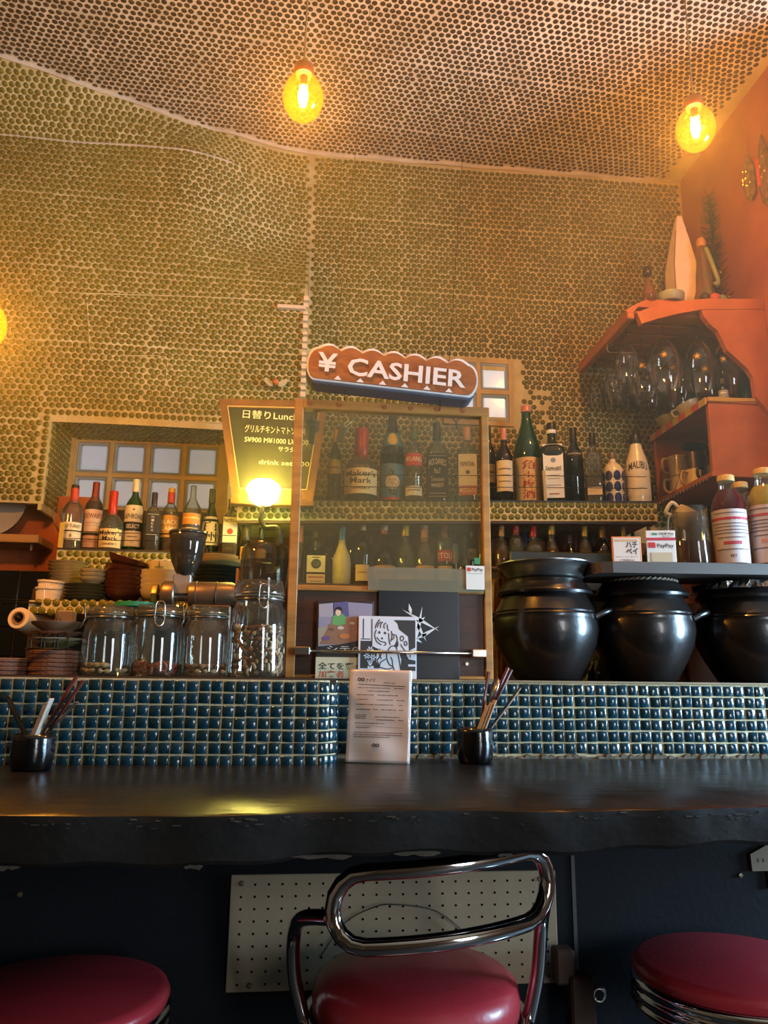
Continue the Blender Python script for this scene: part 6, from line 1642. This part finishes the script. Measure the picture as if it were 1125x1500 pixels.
# cutlery cups -----------------------------------------------------------------
GLAZE = M('black glazed cup', '0b0a0b', .18, var=.3, vscale=20, bump=.2, bscale=60, coat=.5)
def cup(label, px, pyb, pyt, wpx):
    c = atz(px, pyb - 8, CT); s = mpp(c); R = wpx / 2 * s; H = aty(px, pyt, c.y).z - CT
    t = thing('cutlery_cup', label, 'cup', (c.x, c.y, CT), 0, 'black cutlery cups')
    B().lathe([(.001, .001), (R * .80, 0), (R * .90, .004), (R * .97, .018), (R, .035), (R * .97, H * .85), (R * .98, H), (R * .90, H), (R * .88, .02), (.001, .010)], 36, sec=lambda a, i: 1 + .006 * math.sin(3 * a + i)).build('body', GLAZE, t, True)
    return c, R, H, s
def place(name, label, cat, c, base, tip, group=None):
    """a long thing standing in a cup: local +z runs from base to tip"""
    d = tip - base; t = thing(name, label, cat, base, group=group); q = d.to_track_quat('Z', 'Y'); t.rotation_euler = q.to_euler(); return t, d.length
CHOP = M('red brown lacquer', '5a2418', .3, coat=.3); SIL = M('worn silver', 'a8a29a', .25, metal=1); DSIL = M('dark silver', '54504a', .3, metal=1)
NAP = M('paper napkin', 'b8ac9c', .8, var=.15, vscale=40)
def chop(c, o, tip, lb): 
    t, L = place('chopstick', lb, 'chopstick', c, Vector((c.x + o[0], c.y + o[1], CT + .014)), tip, 'chopsticks in the cups')
    B().lathe([(.001, 0), (.0018, .001), (.0036, L * .8), (.0038, L), (.001, L)], 8).build('stick', CHOP, t, 40)
def spoon(c, o, tip, lb, big=True):
    t, L = place('spoon', lb, 'spoon', c, Vector((c.x + o[0], c.y + o[1], CT + .014)), tip, 'spoons in the cups')
    hb = .052; B().rbox(-.0035, .0035, -.0012, .0012, 0, L - hb * .8, .0008).build('handle', SIL, t)
    b = B(); b.lathe([(.0005, 0), (.006, .003), (.013, .014), (.0165, .028), (.014, .042), (.007, .050), (.0005, .053)], 18, (0, 0, L - hb)); b.v = [(x, y * .35, z) for x, y, z in b.v]; b.build('bowl', SIL, t, True)
def fork(c, o, tip, lb):
    t, L = place('fork', lb, 'fork', c, Vector((c.x + o[0], c.y + o[1], CT + .014)), tip, 'forks in the cups')
    B().rbox(-.004, .004, -.0012, .0012, 0, L - .065, .0008).build('handle', SIL, t)
    b = B(); b.prism([(-.004, L - .067), (.004, L - .067), (.012, L - .05), (.012, L - .04), (-.012, L - .04), (-.012, L - .05)], -.001, .001)
    for k in range(4): b.rbox(-.012 + k * .0069, -.012 + k * .0069 + .0034, -.001, .001, L - .041, L, .0005)
    b.build('tines', SIL, t)
def knife(c, o, tip, lb):
    t, L = place('knife', lb, 'knife', c, Vector((c.x + o[0], c.y + o[1], CT + .014)), tip, 'knives in the cups')
    B().prism([(-.005, 0), (.005, 0), (.008, L * .4), (.011, L * .8), (.008, L * .97), (.002, L), (-.006, L * .97), (-.009, L * .75)], -.0012, .0012).build('blade', DSIL, t)
def napkin(c, o, tip, lb, w=.026):
    t, L = place('napkin', lb, 'napkin', c, Vector((c.x + o[0], c.y + o[1], CT + .03)), tip)
    b = B()
    for k in range(3): b.rbox(-w / 2 + k * .005, w / 2 + k * .004, -.006 + k * .004, -.0035 + k * .004, 0, L - k * .008, .0006)
    b.build('folds', NAP, t)
    q = B(); stroke(q, [(-.004, L * .45), (.002, L * .52), (-.004, L * .58), (.003, L * .66), (-.003, L * .74), (.002, L * .8)], .0011, -.0064); q.build('brush_mark', M('ink 4a3c34', '4a3c34', .7), t)
A = cup('black glazed cutlery cup beside the coasters end of the counter', 45, 1136, 1075, 62)
c = A[0]; Y_ = c.y
knife(c, (.012, 0), aty(10, 1018, Y_ + .01), 'dark table knife leaning out of the cup by the tiles end')
chop(c, (-.014, .008), aty(113, 990, Y_ + .03), 'red lacquer chopstick leaning out in the fork cup')
chop(c, (-.010, .013), aty(122, 997, Y_ + .035), 'second red lacquer chopstick in the fork cup')
fork(c, (-.016, -.004), aty(113, 1028, Y_ - .0), 'silver fork leaning out of a black cup')
knife(c, (-.016, .004), aty(104, 1012, Y_ + .012), 'dark spoon-like knife crossing the fork in the cup')
napkin(c, (-.006, -.012), aty(72, 1022, Y_ - .012), 'folded white napkin standing in the fork cup')
Bc = cup('black glazed cutlery cup next to the laminated menu', 696, 1126, 1066, 54)
c = Bc[0]; Y_ = c.y
chop(c, (.004, .010), aty(716, 984, Y_ + .03), 'red lacquer chopstick standing in the spoon cup')
chop(c, (-.012, .004), aty(744, 978, Y_ + .02), 'red lacquer chopstick crossing behind the napkin')
chop(c, (-.010, .011), aty(749, 981, Y_ + .026), 'second crossing chopstick behind the napkin')
spoon(c, (-.006, .0), aty(729, 993, Y_ + .012), 'silver spoon standing bowl up in a black cup')
knife(c, (-.012, -.006), aty(764, 1005, Y_ + .0), 'dark table knife leaning far out of the spoon cup')
napkin(c, (-.004, -.012), aty(722, 1024, Y_ - .012), 'folded cream napkin with brush writing in the spoon cup')
# thin haze volume, added to make a glow around the bulbs
hz_m = bpy.data.materials.new('thin warm haze'); hz_m.use_nodes = True
nt = hz_m.node_tree; nt.nodes.clear(); o_ = nt.nodes.new('ShaderNodeOutputMaterial'); vv = nt.nodes.new('ShaderNodeVolumeScatter')
vv.inputs['Color'].default_value = (1.0, 0.96, 0.62, 1); vv.inputs['Density'].default_value = 0.055; vv.inputs['Anisotropy'].default_value = 0.62
nt.links.new(vv.outputs[0], o_.inputs['Volume'])
tag(B().box(-1.74, 2.64, 0.4, 2.7, 1.49, ZC - 0.002).build('haze', hz_m), 'thin warm haze added under the ceiling for the glow of the bulbs', 'haze', None, 'stuff')
